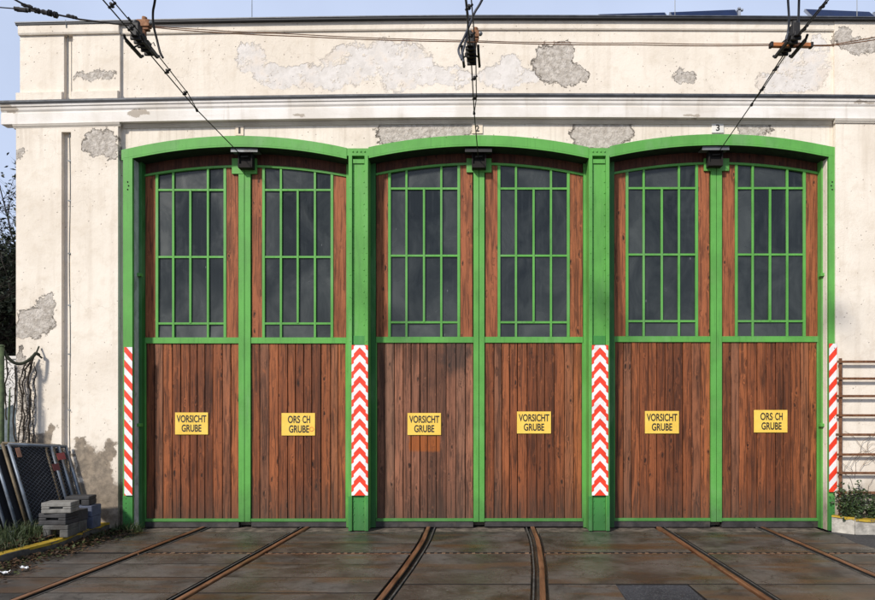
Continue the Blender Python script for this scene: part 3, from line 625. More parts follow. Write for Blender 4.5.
# gates ---------------------------------------------------------------------
def arc_v(g, u):
    a, b = g['f'][0], g['f'][3]; um = g['c']; c, e = g['arc']
    k = (u - um) / ((b - a) / 2); return c + (e - c) * k * k
def bars(m, g, uu, vv, w, y0, y1): pass
for gi, g in enumerate(GATES):
    zl = Z(VB['kick'], YD)
    zt_l = Z(150, YD)
    for ja, jb in ((X(g['f'][0], YD), X(g['f'][1], YD) - .002), (X(g['f'][2], YD) + .002, X(g['f'][3], YD))):
        yj = 9.172
        if (gi == 0 and ja < -4): yj = 9.11; ja, jb = X(136.5, yj), X(141.8, yj)
        if (gi == 2 and jb > 4): yj = 9.10; ja, jb = X(821.6, yj), X(826.5, yj)
        fr = MB(); fr.box(ja, jb, yj, 9.34, 0.0, zt_l); fr.build('gate_jamb', M['green_shade'] if ja < X(g['c'], 9.2) else M['green'], bld, bevel=0.003)
    for side in 'ab':
        e0, wb, e1 = g[side]
        cu = g['c']
        lf = MB()
        x0, x1 = X(e0, YD), X(e1, YD)
        cs0, cs1 = (g['cs'][0], cu) if side == 'a' else (cu, g['cs'][1])
        ztop_s = Z(158, YD)
        # meeting stile, mid rail, bottom rail, hinge-side edge
        lf.box(X(cs0, YD) + (.0 if side == 'a' else .003), X(cs1, YD) - (.003 if side == 'a' else .0), 9.178, 9.25, Z(VB['bot'][1], YD), ztop_s)
        zm0, zm1 = Z(VB['rail'][1] - .7 * gi, YD), Z(VB['rail'][0] - .6 * gi, YD)
        lf.box(x0 + .001, x1 - .001, 9.188, 9.25, zm0, zm1)
        zb0, zb1 = Z(VB['bot'][1] - .3 * gi, YD), Z(VB['bot'][0] - .3 * gi, YD)
        lf.box(x0 + .001, x1 - .001, 9.186, 9.25, zb0, zb1)
        lf.box(*( (x0 - .004, x0 + .012) if side == 'a' else (x1 - .012, x1 + .004)), 9.192, 9.25, zb1, zm0)
        # head bracket half plate and arched bar
        pu = 13 if side == 'a' else 0
        bx0, bx1 = (X(cu - 12.5, YD), X(cu, YD) - .003) if side == 'a' else (X(cu, YD) + .003, X(cu + 12.5, YD))
        lf.box(bx0, bx1, 9.172, 9.20, Z(174.5 - 1.5 * gi, YD), Z(159, YD))
        us = lin(e0 if side == 'a' else cu + 12, cu - 12 if side == 'a' else e1, 14)
        lf.strip([(X(u, YD), Z(arc_v(g, u) - 1.1, YD)) for u in us], [(X(u, YD), Z(arc_v(g, u) + 1.2, YD)) for u in us], 9.184, 9.24)
        leaf_lbl = None
        leaf = lf.build('gate_leaf', M['green'], bld, bevel=0.003)
        # window frame bars
        wf = MB(); hw = 1.05
        zs_ = zm1
        for i, u in enumerate(wb):
            h = 1.35 if i in (0, 4) else hw
            vt = arc_v(g, u) + 1
            if i == 2: za, zb_ = Z(VB['h3'][gi], YD), Z(VB['h1'][gi], YD)
            else: za, zb_ = zs_ + .001, Z(vt, YD)
            wf.box(X(u - h, YD), X(u + h, YD), 9.193 - .002 * (i == 2), 9.236, za, zb_)
        for v in (VB['h1'][gi], VB['h2'][gi], VB['h3'][gi]):
            wf.box(X(wb[0], YD), X(wb[4], YD), 9.197, 9.234, Z(v + hw, YD), Z(v - hw, YD))
        wf.build('window_frame', M['green'], leaf, bevel=0.002)
        gl = MB()
        us = lin(wb[0], wb[4], 9)
        # panes as separate, very slightly tilted sheets
        vbr = [VB['h1'][gi], VB['h2'][gi], VB['h3'][gi], 338]
        def pane(u_a, u_b, v_b, v_t, arc=False):
            t = random.uniform(-.005, .005); t2 = random.uniform(-.006, .006)
            n = 4; vs = []
            for u in lin(u_a, u_b, n):
                vt = arc_v(g, u) if arc else v_t
                k = (u - u_a) / (u_b - u_a) - .5
                vs += [(X(u, YD), 9.218 + t * k * 2 + t2, Z(v_b, YD)), (X(u, YD), 9.218 + t * k * 2 - t2, Z(vt, YD))]
            gl.add(vs, [(2 * i, 2 * i + 2, 2 * i + 3, 2 * i + 1) for i in range(n - 1)])
        for ua, ub in ((wb[0], wb[1]), (wb[1], wb[3]), (wb[3], wb[4])):
            pane(ua, ub, vbr[0], 0, True); pane(ua, ub, 339, vbr[2])
        for i in range(4):
            pane(wb[i], wb[i + 1], vbr[1], vbr[0]); pane(wb[i], wb[i + 1], vbr[2], vbr[1])
        gl.build('window_glass', M['glass'], leaf, smooth=False, fix=False)
        # wooden stiles beside the window
        for (ua, ub) in ((e0 + (0.3 if side == 'a' else 1.0), wb[0] - 1.4), (wb[4] + 1.4, e1 - (1.0 if side == 'a' else 0.3))):
            st = MB(); n = 4
            tl = [(X(u, YD), Z(arc_v(g, u) + 1.0, YD)) for u in lin(ua, ub, n)]
            st.strip(tl, [(x, zm1 - .01) for x, _ in tl], 9.204, 9.24)
            st.build('wood_stile', M['stile'], leaf, bevel=0.003)
        # header board following the arch
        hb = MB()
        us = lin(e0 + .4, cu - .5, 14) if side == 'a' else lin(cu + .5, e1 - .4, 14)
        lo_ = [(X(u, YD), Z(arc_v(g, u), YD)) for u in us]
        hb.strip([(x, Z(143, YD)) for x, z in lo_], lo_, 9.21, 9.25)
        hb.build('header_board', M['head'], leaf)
        # lower planks
        pl = MB(); npl = 11
        xa, xb = (x0 + .012, X(cs0, YD) - .001) if side == 'a' else (X(cs1, YD) + .001, x1 - .012)
        wds = [random.uniform(.85, 1.15) for _ in range(npl)]; tot = sum(wds); xx = xa
        for q in range(npl):
            wq = (xb - xa) * wds[q] / tot
            yy = 9.208 + random.uniform(-.003, .003)
            g0 = random.uniform(.0025, .0060)
            pl.box(xx + g0, xx + wq - g0, yy, yy + .025, zb1 - .006, zm0 + .006); xx += wq
        pan = pl.build('plank_panel', M['plank2'] if (gi == 1 and side == 'a') else M['plank'], leaf, bevel=0.005)
        if gi == 1 and side == 'a': pan['label'] = 'greyer planks with an orange stained patch below the sign'
        bk = MB(); bk.box(x0, x1, 9.242, 9.26, Z(VB['kick'], YD), Z(150, YD)); bk.build('backing_board', M['gap'], leaf)
        kb = MB()
        dzk = random.uniform(0.006, .02)
        kb.box(x0 + .004 - (.012 if side == 'a' else 0), x1 - .004 + (0 if side == 'a' else .012), 9.20, 9.235, -.012 + dzk, zb0 - .002)
        kb.build('kick_board', M['kick'], leaf, bevel=0.003)
    # wire entry box with its hood
    cu = g['c']; vb = [151.5, 151.5, 149.5][gi]
    yb = 9.06
    bx = MB()
    x0, x1 = X(cu - 7.2, yb), X(cu + 7.2, yb)
    z0, z1 = Z(vb + 16, yb), Z(vb + 1, yb)
    bx.box(x0, x0 + .018, yb, 9.17, z0, z1); bx.box(x1 - .018, x1, yb, 9.17, z0, z1); bx.box(x0 + .018, x1 - .018, yb + .03, 9.165, z0 + .002, z1 - .002, 1); bx.box(x0 + .018, x1 - .018, yb, yb + .028, z0, z0 + .05)
    bx.tube([((x0 + x1) / 2 - .05, yb - .01, z1 - .06), ((x0 + x1) / 2 + .05, yb - .01, z1 - .055)], .012, 8, 2)
    b = bx.build('wire_entry_box', [M['gap'], M['gap'], M['black']], bld, bevel=0.003)
    hd = MB(); hd.box(X(cu - 14, 9.0), X(cu + 13, 9.0), 8.99, 9.16, z1 + .001, z1 + .016); hd.box(X(cu - 14, 9.0), X(cu + 13, 9.0), 8.985, 8.9975, z1 - .022, z1 + .03)
    hd.build('hood', M['grey_met'] if gi != 1 else M['black'], b, bevel=0.003)

# ------------------------------------------------------------------ signs on the gates
def text_mesh(body, w_, h_, cx, cz, y, bold=0.0):
    cu_ = bpy.data.curves.new('t', 'FONT'); cu_.body = body; cu_.size = 1.0; cu_.align_x = 'CENTER'; cu_.offset = bold
    to = bpy.data.objects.new('t', cu_); col.objects.link(to)
    dg = bpy.context.evaluated_depsgraph_get(); me = bpy.data.meshes.new_from_object(to.evaluated_get(dg))
    xs = [v.co.x for v in me.vertices]; ys = [v.co.y for v in me.vertices]
    sx = w_ / (max(xs) - min(xs)); sy = h_ / (max(ys) - min(ys)); mx = (max(xs) + min(xs)) / 2; my = (max(ys) + min(ys)) / 2
    vs = [(cx + (v.co.x - mx) * sx, y, cz + (v.co.y - my) * sy) for v in me.vertices]
    fs = [tuple(p.vertices) for p in me.polygons]
    bpy.data.objects.remove(to); bpy.data.meshes.remove(me); bpy.data.curves.remove(cu_)
    return vs, fs
SG = [(175, 208, 412.5, 434.5, 'VORSICHT', 'yellow VORSICHT GRUBE sign on the leftmost gate leaf'), (281.5, 315, 413, 435.5, 'ORS CH', 'yellow sign reading ORS CH GRUBE with a small red ring after it'),
      (407.5, 441, 413, 435, 'VORSICHT', 'yellow VORSICHT GRUBE sign above the orange stain on the planks'), (517, 551, 411.5, 433.5, 'VORSICHT', 'yellow VORSICHT GRUBE sign on the right leaf of the middle gate'),
      (645, 679, 411, 433.5, 'VORSICHT', 'yellow VORSICHT GRUBE sign on the left leaf of gate 3'), (754, 787.5, 410, 432.5, 'ORS CH', 'yellow sign reading ORS CH GRUBE with no red ring, on gate 3')]
for i, (u0, u1, v0, v1, t1, lb) in enumerate(SG):
    y = 9.194; x0, x1, z0, z1 = X(u0, y), X(u1, y), Z(v1, y), Z(v0, y)
    s = thing('warning_sign', ((x0 + x1) / 2, y, z0), lb, 'sign', 'yellow warning signs on the gates')
    m = MB(); m.box(x0, x1, y, y + .006, z0, z1); m.build('plate', M['sign'], s, bevel=0.002)
    wd, ht = x1 - x0, z1 - z0; cx = (x0 + x1) / 2 + (.01 if i in (1, 5) else 0)
    m = MB()
    w1 = wd * (.90 if t1 == 'VORSICHT' else .665)
    if t1 == 'VORSICHT': vs, fs = text_mesh(t1, w1, ht * .335, cx, z0 + ht * .715, y - .0012, .026); m.add(vs, fs)
    else:
        vs, fs = text_mesh('ORS', w1 * .55, ht * .335, cx - w1 * .225, z0 + ht * .715, y - .0012, .026); m.add(vs, fs)
        vs, fs = text_mesh('CH', w1 * .34, ht * .335, cx + w1 * .33, z0 + ht * .715, y - .0012, .026); m.add(vs, fs)
        xi = cx + w1 * .10; zi = z0 + ht * .66; m.add([(xi, y - .0012, zi), (xi + .006, y - .0012, zi), (xi + .006, y - .0012, zi + .012), (xi, y - .0012, zi + .012)], [(0, 1, 2, 3)])
    vs, fs = text_mesh('GRUBE', wd * .60, ht * .335, cx, z0 + ht * .29, y - .0012, .026); m.add(vs, fs)
    m.build('lettering', M['ink'], s, fix=False)
    if i == 1:
        m = MB(); c = (x1 - .045, z0 + ht * .28); n = 20; ro, ri = .031, .024
        m.add([(c[0] + r_ * math.cos(2 * math.pi * k / n), y - .0014, c[1] + r_ * math.sin(2 * math.pi * k / n)) for r_ in (ro, ri) for k in range(n)], [(k, (k + 1) % n, n + (k + 1) % n, n + k) for k in range(n)])
        m.build('ring_mark', M['redink'], s, fix=False)

# ------------------------------------------------------------------ red and white hazard plates
def clip(poly, z, keep_above):
    out = []
    for i in range(len(poly)):
        a, b = poly[i], poly[(i + 1) % len(poly)]
        ia, ib = (a[1] >= z) == keep_above, (b[1] >= z) == keep_above
        if ia: out.append(a)
        if ia != ib:
            t = (z - a[1]) / (b[1] - a[1]); out.append((a[0] + (b[0] - a[0]) * t, z))
    return out
def stripes(m, xa, xb, z0, z1, rise, period, phase, y):     # parallelogram bands between xa and xb rising by `rise`
    k = -4
    while True:
        zb = z0 - period + k * period / 2 + phase
        if zb - abs(rise) > z1: break
        poly = [(xa, zb), (xb, zb + rise), (xb, zb + rise + period / 2), (xa, zb + period / 2)]
        poly = clip(poly, z0, True)
        if len(poly) >= 3: poly = clip(poly, z1, False)
        if len(poly) >= 3: m.add([(x, y, z) for x, z in poly], [tuple(range(len(poly)))], 1 if k % 2 else 2)
        k += 1
HZ = [(124.2, 132.4, 347, 495.5, 'D', -1, 'red and white diagonally striped plate on the leftmost green post'), (351.5, 368, 345, 495.5, 'C', 0, 'red and white chevron plate on the green column left of the middle gate'),
      (591.8, 608.3, 345, 495.5, 'C', 0, 'red and white chevron plate on the green column right of the middle gate'), (829, 837, 343.5, 492, 'D', 1, 'red and white diagonally striped plate beside the rusty trellis')]
for (u0, u1, v0, v1, kind, sg, lb) in HZ:
    y = 8.922; x0, x1, z0, z1 = X(u0, y), X(u1, y), Z(v1, y), Z(v0, y); c = (x0 + x1) / 2
    m = MB(); m.box(x0, x1, y, y + .010, z0, z1, 0)
    per = 0.186 if kind == 'C' else .195
    if kind == 'C':
        r = (x1 - x0) / 2 * 0.92
        k = .030; ws = r * .84
        stripes(m, x0 + k, c, z0 + .001, z1 - .001, ws, per, .0, y - .001); stripes(m, c, x1 - k, z0 + .001, z1 - .001, -ws, per, ws, y - .001)
        stripes(m, x0 + .001, x0 + k, z0 + .001, z1 - .001, .02, per, -.052, y - .001); stripes(m, x1 - k, x1 - .001, z0 + .001, z1 - .001, -.02, per, -.032, y - .001)
    else: stripes(m, x0 + .001, x1 - .001, z0 + .001, z1 - .001, sg * (x1 - x0) * 1.15, per, .03, y - .001)
    for q in (z0 + .06, z1 - .06, (z0 + z1) / 2): m.ball((c + .02, y - .001, q), .007, 0, 6, 4)
    o = m.build('hazard_plate', [M['grey_met'], M['red'], M['wht']], None, fix=False)
    shift(o); tag(o, lb, 'hazard plate', 'red and white hazard plates on the posts')

# number plates above the gates
for i, (u, v, wv) in enumerate(((239.5, 130.5, 8), (477.5, 128.5, 10.5), (717.8, 127.8, 12.0))):
    y = 8.985; x0, x1, z0, z1 = X(u - wv / 2, y), X(u + wv / 2, y), Z(v + 5, y), Z(v - 5, y)
    s = thing('number_plate', ((x0 + x1) / 2, y, z0), ['small faded number plate reading 1 above the first gate', 'small pale number plate reading 2 above the middle gate', 'small white number plate reading 3 above the right-hand gate'][i], 'number plate', 'number plates above the gates')
    m = MB(); m.box(x0, x1, y, y + .016, z0, z1); m.build('plate', [M['plate_old'], M['plate_old'], M['plate']][i], s, bevel=.002)
    m = MB(); vs, fs = text_mesh(str(i + 1), .028 if i == 0 else .05, .085, (x0 + x1) / 2, (z0 + z1) / 2, y - .0012, .03); m.add(vs, fs); m.build('lettering', M['ink'], s, fix=False)

# ------------------------------------------------------------------ ground, slabs, tracks
g = MB(); g.add([(-400, -400, -.03), (400, -400, -.03), (400, 400, -.03), (-400, 400, -.03)], [(0, 1, 2, 3)]); tag(g.build('ground', M['ground']), kind='structure')
def curve(pts):
    def f(y):
        if y >= pts[0][0]: a, b = pts[0], pts[1]
        elif y <= pts[-1][0]: a, b = pts[-2], pts[-1]
        else:
            for a, b in zip(pts, pts[1:]):
                if b[0] <= y <= a[0]: break
        t = (y - a[0]) / (b[0] - a[0]); return a[1] + (b[1] - a[1]) * t
    return f
mid = curve([(8.86, .072), (8.4, .068), (7.9, .045), (7.4, .012), (6.9, -.022), (6.4, -.068), (5.85, -.118), (5.3, -.185), (4.5, -.31), (3.5, -.50), (2.0, -.88)])
lft = curve([(8.86, -3.00), (5.85, -3.255), (2.0, -3.58)])
rgt = curve([(8.86, 3.19), (5.85, 3.235), (2.0, 3.29)])
Gh = 0.705
TRK = [(lft, 'left-hand tram track running straight under gate 1'), (mid, 'curving middle tram track running under the gate numbered 2'), (rgt, 'tram track running straight under the gate numbered 3')]
ys = lin(2.0, 9.22, 40)
for f, lb in TRK:
    t = thing('tram_track', (f(9.0), 9.0, 0), lb, 'tram track', 'tram tracks in front of the gates')
    for s in (-1, 1):
        m = MB()
        # head, groove, keeper lip (s points away from the track centre)
        prof = [(.024, -.06), (.024, .004), (.018, .009), (-.024, .009), (-.030, .002), (-.032, -.045), (-.074, -.045), (-.078, .000), (-.092, .000), (-.090, -.06)]
        n = len(prof); vs = []; fs = []; mi = []
        for y in ys:
            for q in prof: vs.append((f(y) + s * (Gh + q[0]), y, q[1]))
        for k in range(len(ys) - 1):
            for i in range(n - 1):
                m.add([vs[k * n + i], vs[k * n + i + 1], vs[(k + 1) * n + i + 1], vs[(k + 1) * n + i]], [(0, 1, 2, 3)], 1 if i in (4, 5, 6) else (2 if i in (7, 8) else 0))
        bm2 = m.build('rail', [M['rail'], M['gap'], M['kerb']], t, fix=False)
        bm = bmesh.new(); bm.from_mesh(bm2.data); bmesh.ops.remove_doubles(bm, verts=bm.verts, dist=1e-5); bmesh.ops.recalc_face_normals(bm, faces=bm.faces); bm.to_mesh(bm2.data); bm.free()
# slab zones between the rails
def edge(f, s, inner):
    return lambda y: f(y) + s * (Gh + (.046 if not inner else -.104))
kx = curve([(9.0, -4.50), (7.6, -4.42), (7.1, -4.38), (6.6, -4.75), (2, -4.8)])
rx = lambda y: 5.05 - .02 * (9 - y)
zones = [(lambda y: -4.9, edge(lft, -1, False), 'o'), (edge(lft, -1, True), edge(lft, 1, True), 'i'), (edge(lft, 1, False), edge(mid, -1, False), 'o'),
         (edge(mid, -1, True), edge(mid, 1, True), 'i'), (edge(mid, 1, False), edge(rgt, -1, False), 'o'), (edge(rgt, -1, True), edge(rgt, 1, True), 'i'), (edge(rgt, 1, False), rx, 'o')]
YCH = 7.64
rows = [[9.0, 8.875, 8.16, YCH + .03], [YCH - .03, 7.13, 6.60, 6.06, 5.5, 4.9, 4.2, 3.4, 2.4]]
rows_m = [[9.0, 8.875, YCH + .03], [YCH - .03, 6.35, 5.3, 4.2, 3.2, 2.4]]
sl_ = MB()
def slab(a, b, y0, y1, top=0.0):
    n = 5; vs = []; e = .009
    for i in range(n):
        y = y0 + e + (y1 - y0 - 2 * e) * i / (n - 1)
        xa, xb = a(y) + e, b(y) - e
        d = random.uniform(-.0015, .0015)
        vs += [(xa, y, top), (xb, y, top), (xa, y, -.05), (xb, y, -.05)]
    fs = []
    for i in range(n - 1):
        o = 4 * i
        fs += [(o, o + 1, o + 5, o + 4), (o, o + 4, o + 6, o + 2), (o + 1, o + 3, o + 7, o + 5)]
    fs += [(0, 2, 3, 1), (4 * n - 4, 4 * n - 3, 4 * n - 1, 4 * n - 2)]
    sl_.add(vs, fs); k0 = len(sl_.m) - len(fs)
    for q in range(len(fs)): sl_.m[k0 + q] = 0 if (q < 3 * (n - 1) and q % 3 == 0) else 1
for zi, (a, b, k) in enumerate(zones):
    rr = rows if zi in (0, 1, 2, 6) else rows_m
    for part in rr:
        for y1, y0 in zip(part, part[1:]):
            if y1 == 9.0: continue
            if True:
                if zi == 6 and y0 > 7.6: slab(a, lambda y: 4.62 + .03 * math.sin(y * 9), y0, y1); continue
                if zi == 4 and abs(y1 - 6.35) < .01:      # a piece broken out and patched with asphalt
                    slab(a, lambda y: 1.31 + .03 * (y - 6), y0, y1); slab(lambda y: 1.99 - .02 * (y - 6), b, y0, y1); continue
                slab(a, b, y0, y1, random.uniform(-.002, .002))
pv = sl_.build('paving', [M['conc'], M['gap']]); tag(pv, kind='structure')
m = MB(); m.box(1.31, 1.985, 5.3, 6.342, -.04, -.003); tag(m.build('asphalt_patch', M['asph2'], bevel=.01), kind='structure')
m = MB(); m.box(4.60, 5.059, 7.675, 8.9, -.04, -.0062); m.box(5.06, 12, 2, 8.9, -.04, -.006); tag(m.build('asphalt_strip', M['asphalt']), kind='structure')
# concrete threshold in pieces between the rails
m = MB()
for zi, (a, b, k) in enumerate(zones):
    xa, xb = a(8.85), b(8.85)
    if zi == 0: xa = X(124, 8.9)
    if zi == 6: xb = 4.62
    m.box(xa + .004, xb - .004, 8.885, 9.34, -.05, -.014)
tag(m.build('threshold', M['thresh'], bevel=.008), kind='structure')
# toothed steel drainage channel across the yard
m = MB()
for zi, (a, b, k) in enumerate(zones):
    xa, xb = a(YCH), b(YCH)
    if zi == 0: xa = X(140, YCH)
    m.box(xa, xb, YCH - .030, YCH + .030, -.045, -.034, 1)
    m.box(xa, xb, YCH - .029, YCH - .023, -.0335, .001)
    x = xa + .03
    while x < xb - .05:
        m.box(x, x + random.uniform(.032, .044), YCH - .022, YCH + random.uniform(.016, .028), -.0335, random.uniform(-.003, .004), 2); x += .085
o = m.build('drain_channel', [M['rust'], M['gap'], M['tooth']]); shift(o); tag(o, 'narrow toothed rusty drain channel crossing the yard in front of gates', 'drain')

# ------------------------------------------------------------------ left strip: kerb, soil, grass, litter
kp = [(9.0, -4.79), (8.3, -4.80), (7.7, -4.81), (7.1, -4.93), (6.0, -5.0), (4.0, -5.1), (2.0, -5.2)]
kf = curve(kp)
kb = thing('yellow_kerb', (kf(8), 8, 0), 'low concrete kerb with yellow painted top beside the left track', 'kerb')
a_ = MB(); b_ = MB()
yk = [8.95]
while yk[-1] > 2.2: yk.append(yk[-1] - random.uniform(.55, .7))
for y1, y0 in zip(yk, yk[1:]):
    y1 -= .006; dz = random.uniform(-.006, .006); o1, o0 = kf(y1), kf(y0)
    a_.add([(o1 - .13, y1, -.03), (o1, y1, -.03), (o0, y0, -.03), (o0 - .13, y0, -.03), (o1 - .13, y1, .108 + dz), (o1, y1, .108 + dz), (o0, y0, .108 + dz), (o0 - .13, y0, .108 + dz)],
           [(0, 1, 5, 4), (1, 2, 6, 5), (2, 3, 7, 6), (3, 0, 4, 7), (4, 5, 6, 7)])
    n = 6
    vs = []
    for i in range(n):
        y = y1 + (y0 - y1) * i / (n - 1); e1 = random.uniform(-.004, .012); e2 = random.uniform(-.004, .012)
        vs += [(kf(y) - .13 + e1, y, .111 + dz), (kf(y) + .002 - e2, y, .111 + dz), (kf(y) + .003, y, .111 + dz - random.uniform(.01, .035))]
    b_.add(vs, [(3 * i, 3 * i + 1, 3 * i + 4, 3 * i + 3) for i in range(n - 1)] + [(3 * i + 1, 3 * i + 2, 3 * i + 5, 3 * i + 4) for i in range(n - 1)])
a_.build('kerb_stone', M['kerb'], kb, bevel=.008); b_.build('painted_top', M['ytop'], kb)
m = MB(); nx, ny = 18, 30
vs = []
for j in range(ny):
    y = 2.2 + (8.88 - 2.2) * j / (ny - 1)
    for i in range(nx):
        x = -9.5 + (kf(y) - .132 + 9.5) * i / (nx - 1); vs.append((x, y, .085 + .05 * mnoise.noise((x * 2, y * 2, 3)) - (.03 if i == nx - 1 else 0)))
m.add(vs, [(j * nx + i, j * nx + i + 1, (j + 1) * nx + i + 1, (j + 1) * nx + i) for j in range(ny - 1) for i in range(nx - 1)])
tag(m.build('soil_bank', M['soil'], smooth=True), kind='structure')
def blades(m, x, y, z, n, h, sp):
    for _ in range(n):
        bx, by = x + random.gauss(0, sp), y + random.gauss(0, sp); hh = h * random.uniform(.5, 1.2)
        dx, dy = random.uniform(-.5, .5) * hh, random.uniform(-.5, .5) * hh; wd = .004; a = random.uniform(0, 6.28)
        cx, cy = math.cos(a) * wd, math.sin(a) * wd
        m.add([(bx - cx, by - cy, z), (bx + cx, by + cy, z), (bx + cx * .7 + dx * .4, by + cy * .7 + dy * .4, z + hh * .6), (bx - cx * .7 + dx * .4, by - cy * .7 + dy * .4, z + hh * .6), (bx + dx, by + dy, z + hh * .9)], [(0, 1, 2, 3), (3, 2, 4)])
m = MB()
for _ in range(170):
    y = random.uniform(5.2, 8.5); x = kf(y) - .15 - abs(random.gauss(0, .38))
    blades(m, x, y, .09, 14, random.uniform(.05, .17), .06)
for _ in range(26):
    y = random.uniform(7.6, 8.3); x = kf(y) - random.uniform(.3, .7); blades(m, x, y, .09, 22, random.uniform(.14, .26), .06)
for _ in range(70):
    y = random.choice([random.uniform(6.6, 8.9), random.uniform(8.3, 8.9)]); x = kf(y) + random.uniform(.02, .16); blades(m, x, y, .0, 9, random.uniform(.03, .09), .03)
for _ in range(26): blades(m, random.uniform(-4.7, -4.35), random.uniform(8.875, 8.88), .0, 14, random.uniform(.05, .17), .04)
tag(m.build('grass', M['grass'], fix=False), 'short green grass and weeds along the yellow kerb', 'grass', kind='stuff')
m = MB()
for _ in range(5200):
    y = random.uniform(5.0, 8.86); t = random.random()
    if t < .45:
        wdt = .42 if y > 7 else .48
        x = kf(y) + .03 + abs(random.gauss(0, wdt * .42)); z = .006
        if x > kf(y) + wdt * 1.35: continue
    else: x = kf(y) - .14 - abs(random.gauss(0, .35)); z = .11
    d = Vector((random.uniform(-1, 1), random.uniform(-1, 1), random.uniform(-.25, .35)))
    m.leaf((x, y, z + random.uniform(0, .035)), d, (random.uniform(-.6, .6), random.uniform(-.6, .6), 1), random.uniform(.025, .07), random.uniform(.015, .045))
for _ in range(110):
    x = random.uniform(-4.3, 5.0); y = random.choice([random.uniform(5.2, 8.7), random.uniform(8.5, 8.8)]); m.leaf((x, y, .007), (random.uniform(-1, 1), random.uniform(-1, 1), .1), (0, 0, 1), random.uniform(.015, .04), .018)
tag(m.build('leaf_litter', M['litter'], fix=False), 'dead brown leaves scattered along the foot of the kerb', 'leaf litter', kind='stuff')
for (u, v, s, lb) in ((24, 568, .045, 'crumpled white paper scrap among dead leaves, further from the camera'), (3, 573, .07, 'larger white paper scrap among dead leaves at the left picture edge')):
    y = 1.72 * F / (v + 3 - HV); x = X(u, y); m = MB(); n = 5
    vs = [(x + (i / (n - 1) - .5) * s * 1.5, y + (j / (n - 1) - .5) * s, .02 + random.uniform(0, .035)) for j in range(n) for i in range(n)]
    m.add(vs, [(j * n + i, j * n + i + 1, (j + 1) * n + i + 1, (j + 1) * n + i) for j in range(n - 1) for i in range(n - 1)])
    o = m.build('paper_scrap', M['paper'], fix=False); shift(o); tag(o, lb, 'litter', 'white paper scraps in the leaf litter')

# fence foot blocks
def block(c, sx, sy, sz, mat, lb, rz=0, hole=True, notch=False):
    m = MB(); h = .045
    if notch:
        m.box(-sx / 2, -sx * .2, -sy / 2, sy / 2, 0, sz * .62); m.box(sx * .16, sx / 2, -sy / 2, sy / 2, 0, sz * .62); m.box(-sx / 2, sx / 2, -sy / 2, sy / 2, sz * .6201, sz); m.box(-sx * .19, sx * .15, 0, sy / 2 - .01, 0.01, sz * .61)
    elif hole:
        z0, z1 = sz * .38, sz * .60
        m.box(-sx / 2, sx / 2, -sy / 2, sy / 2, 0, z0); m.box(-sx / 2, sx / 2, -sy / 2, sy / 2, z1, sz); m.box(-sx / 2, -sx * .22, -sy / 2, sy / 2, z0 + .0005, z1 - .0005); m.box(sx * .22, sx / 2, -sy / 2, sy / 2, z0 + .0005, z1 - .0005); m.box(-sx * .21, sx * .21, -sy / 2 + .06, sy / 2 - .01, z0 + .0005, z1 - .0005)
    else: m.box(-sx / 2, sx / 2, -sy / 2, sy / 2, 0, sz)
    o = m.build('fence_foot_block', mat, bevel=.010); o.location = c; o.rotation_euler = (0, 0, R(rz)); return tag(o, lb, 'concrete block', 'stacked fence foot blocks')
zt0 = .116
bA = X(57, 8.0) + .02
block((bA, 8.04, zt0), .285, .24, .145, M['blk'][2], 'grey notched block at the bottom of the front stack', 4, notch=True)
block((bA - .03, 8.05, zt0 + .147), .33, .24, .135, M['blk'][1], 'blackish block in the middle of the front stack', -3)
block((bA + .005, 8.03, zt0 + .284), .33, .22, .125, M['blk'][0], 'pale grey slotted block on top of the front stack', 6)
bB = X(75, 8.28)
block((bB, 8.30, zt0), .17, .2, .135, M['blk'][2], 'grey block under the dark one between front stack and bluish blocks', 3, hole=False)
block((bB - .01, 8.31, zt0 + .137), .19, .2, .135, M['blk'][1], 'dark block resting on the grey one between front stack and bluish blocks', -4, hole=False)
bC = X(88.5, 8.55)
block((bC, 8.56, zt0), .20, .2, .145, M['blk'][3], 'bluish block at the bottom nearest the gate', 2, hole=False)
block((bC - .01, 8.57, zt0 + .147), .21, .2, .14, M['blk'][3], 'bluish block lying on the other bluish block', -3, hole=False)
block((bC - .10, 8.56, zt0 + .289), .29, .2, .115, M['blk'][1], 'dark notched block on top of the bluish blocks', 5, notch=True)

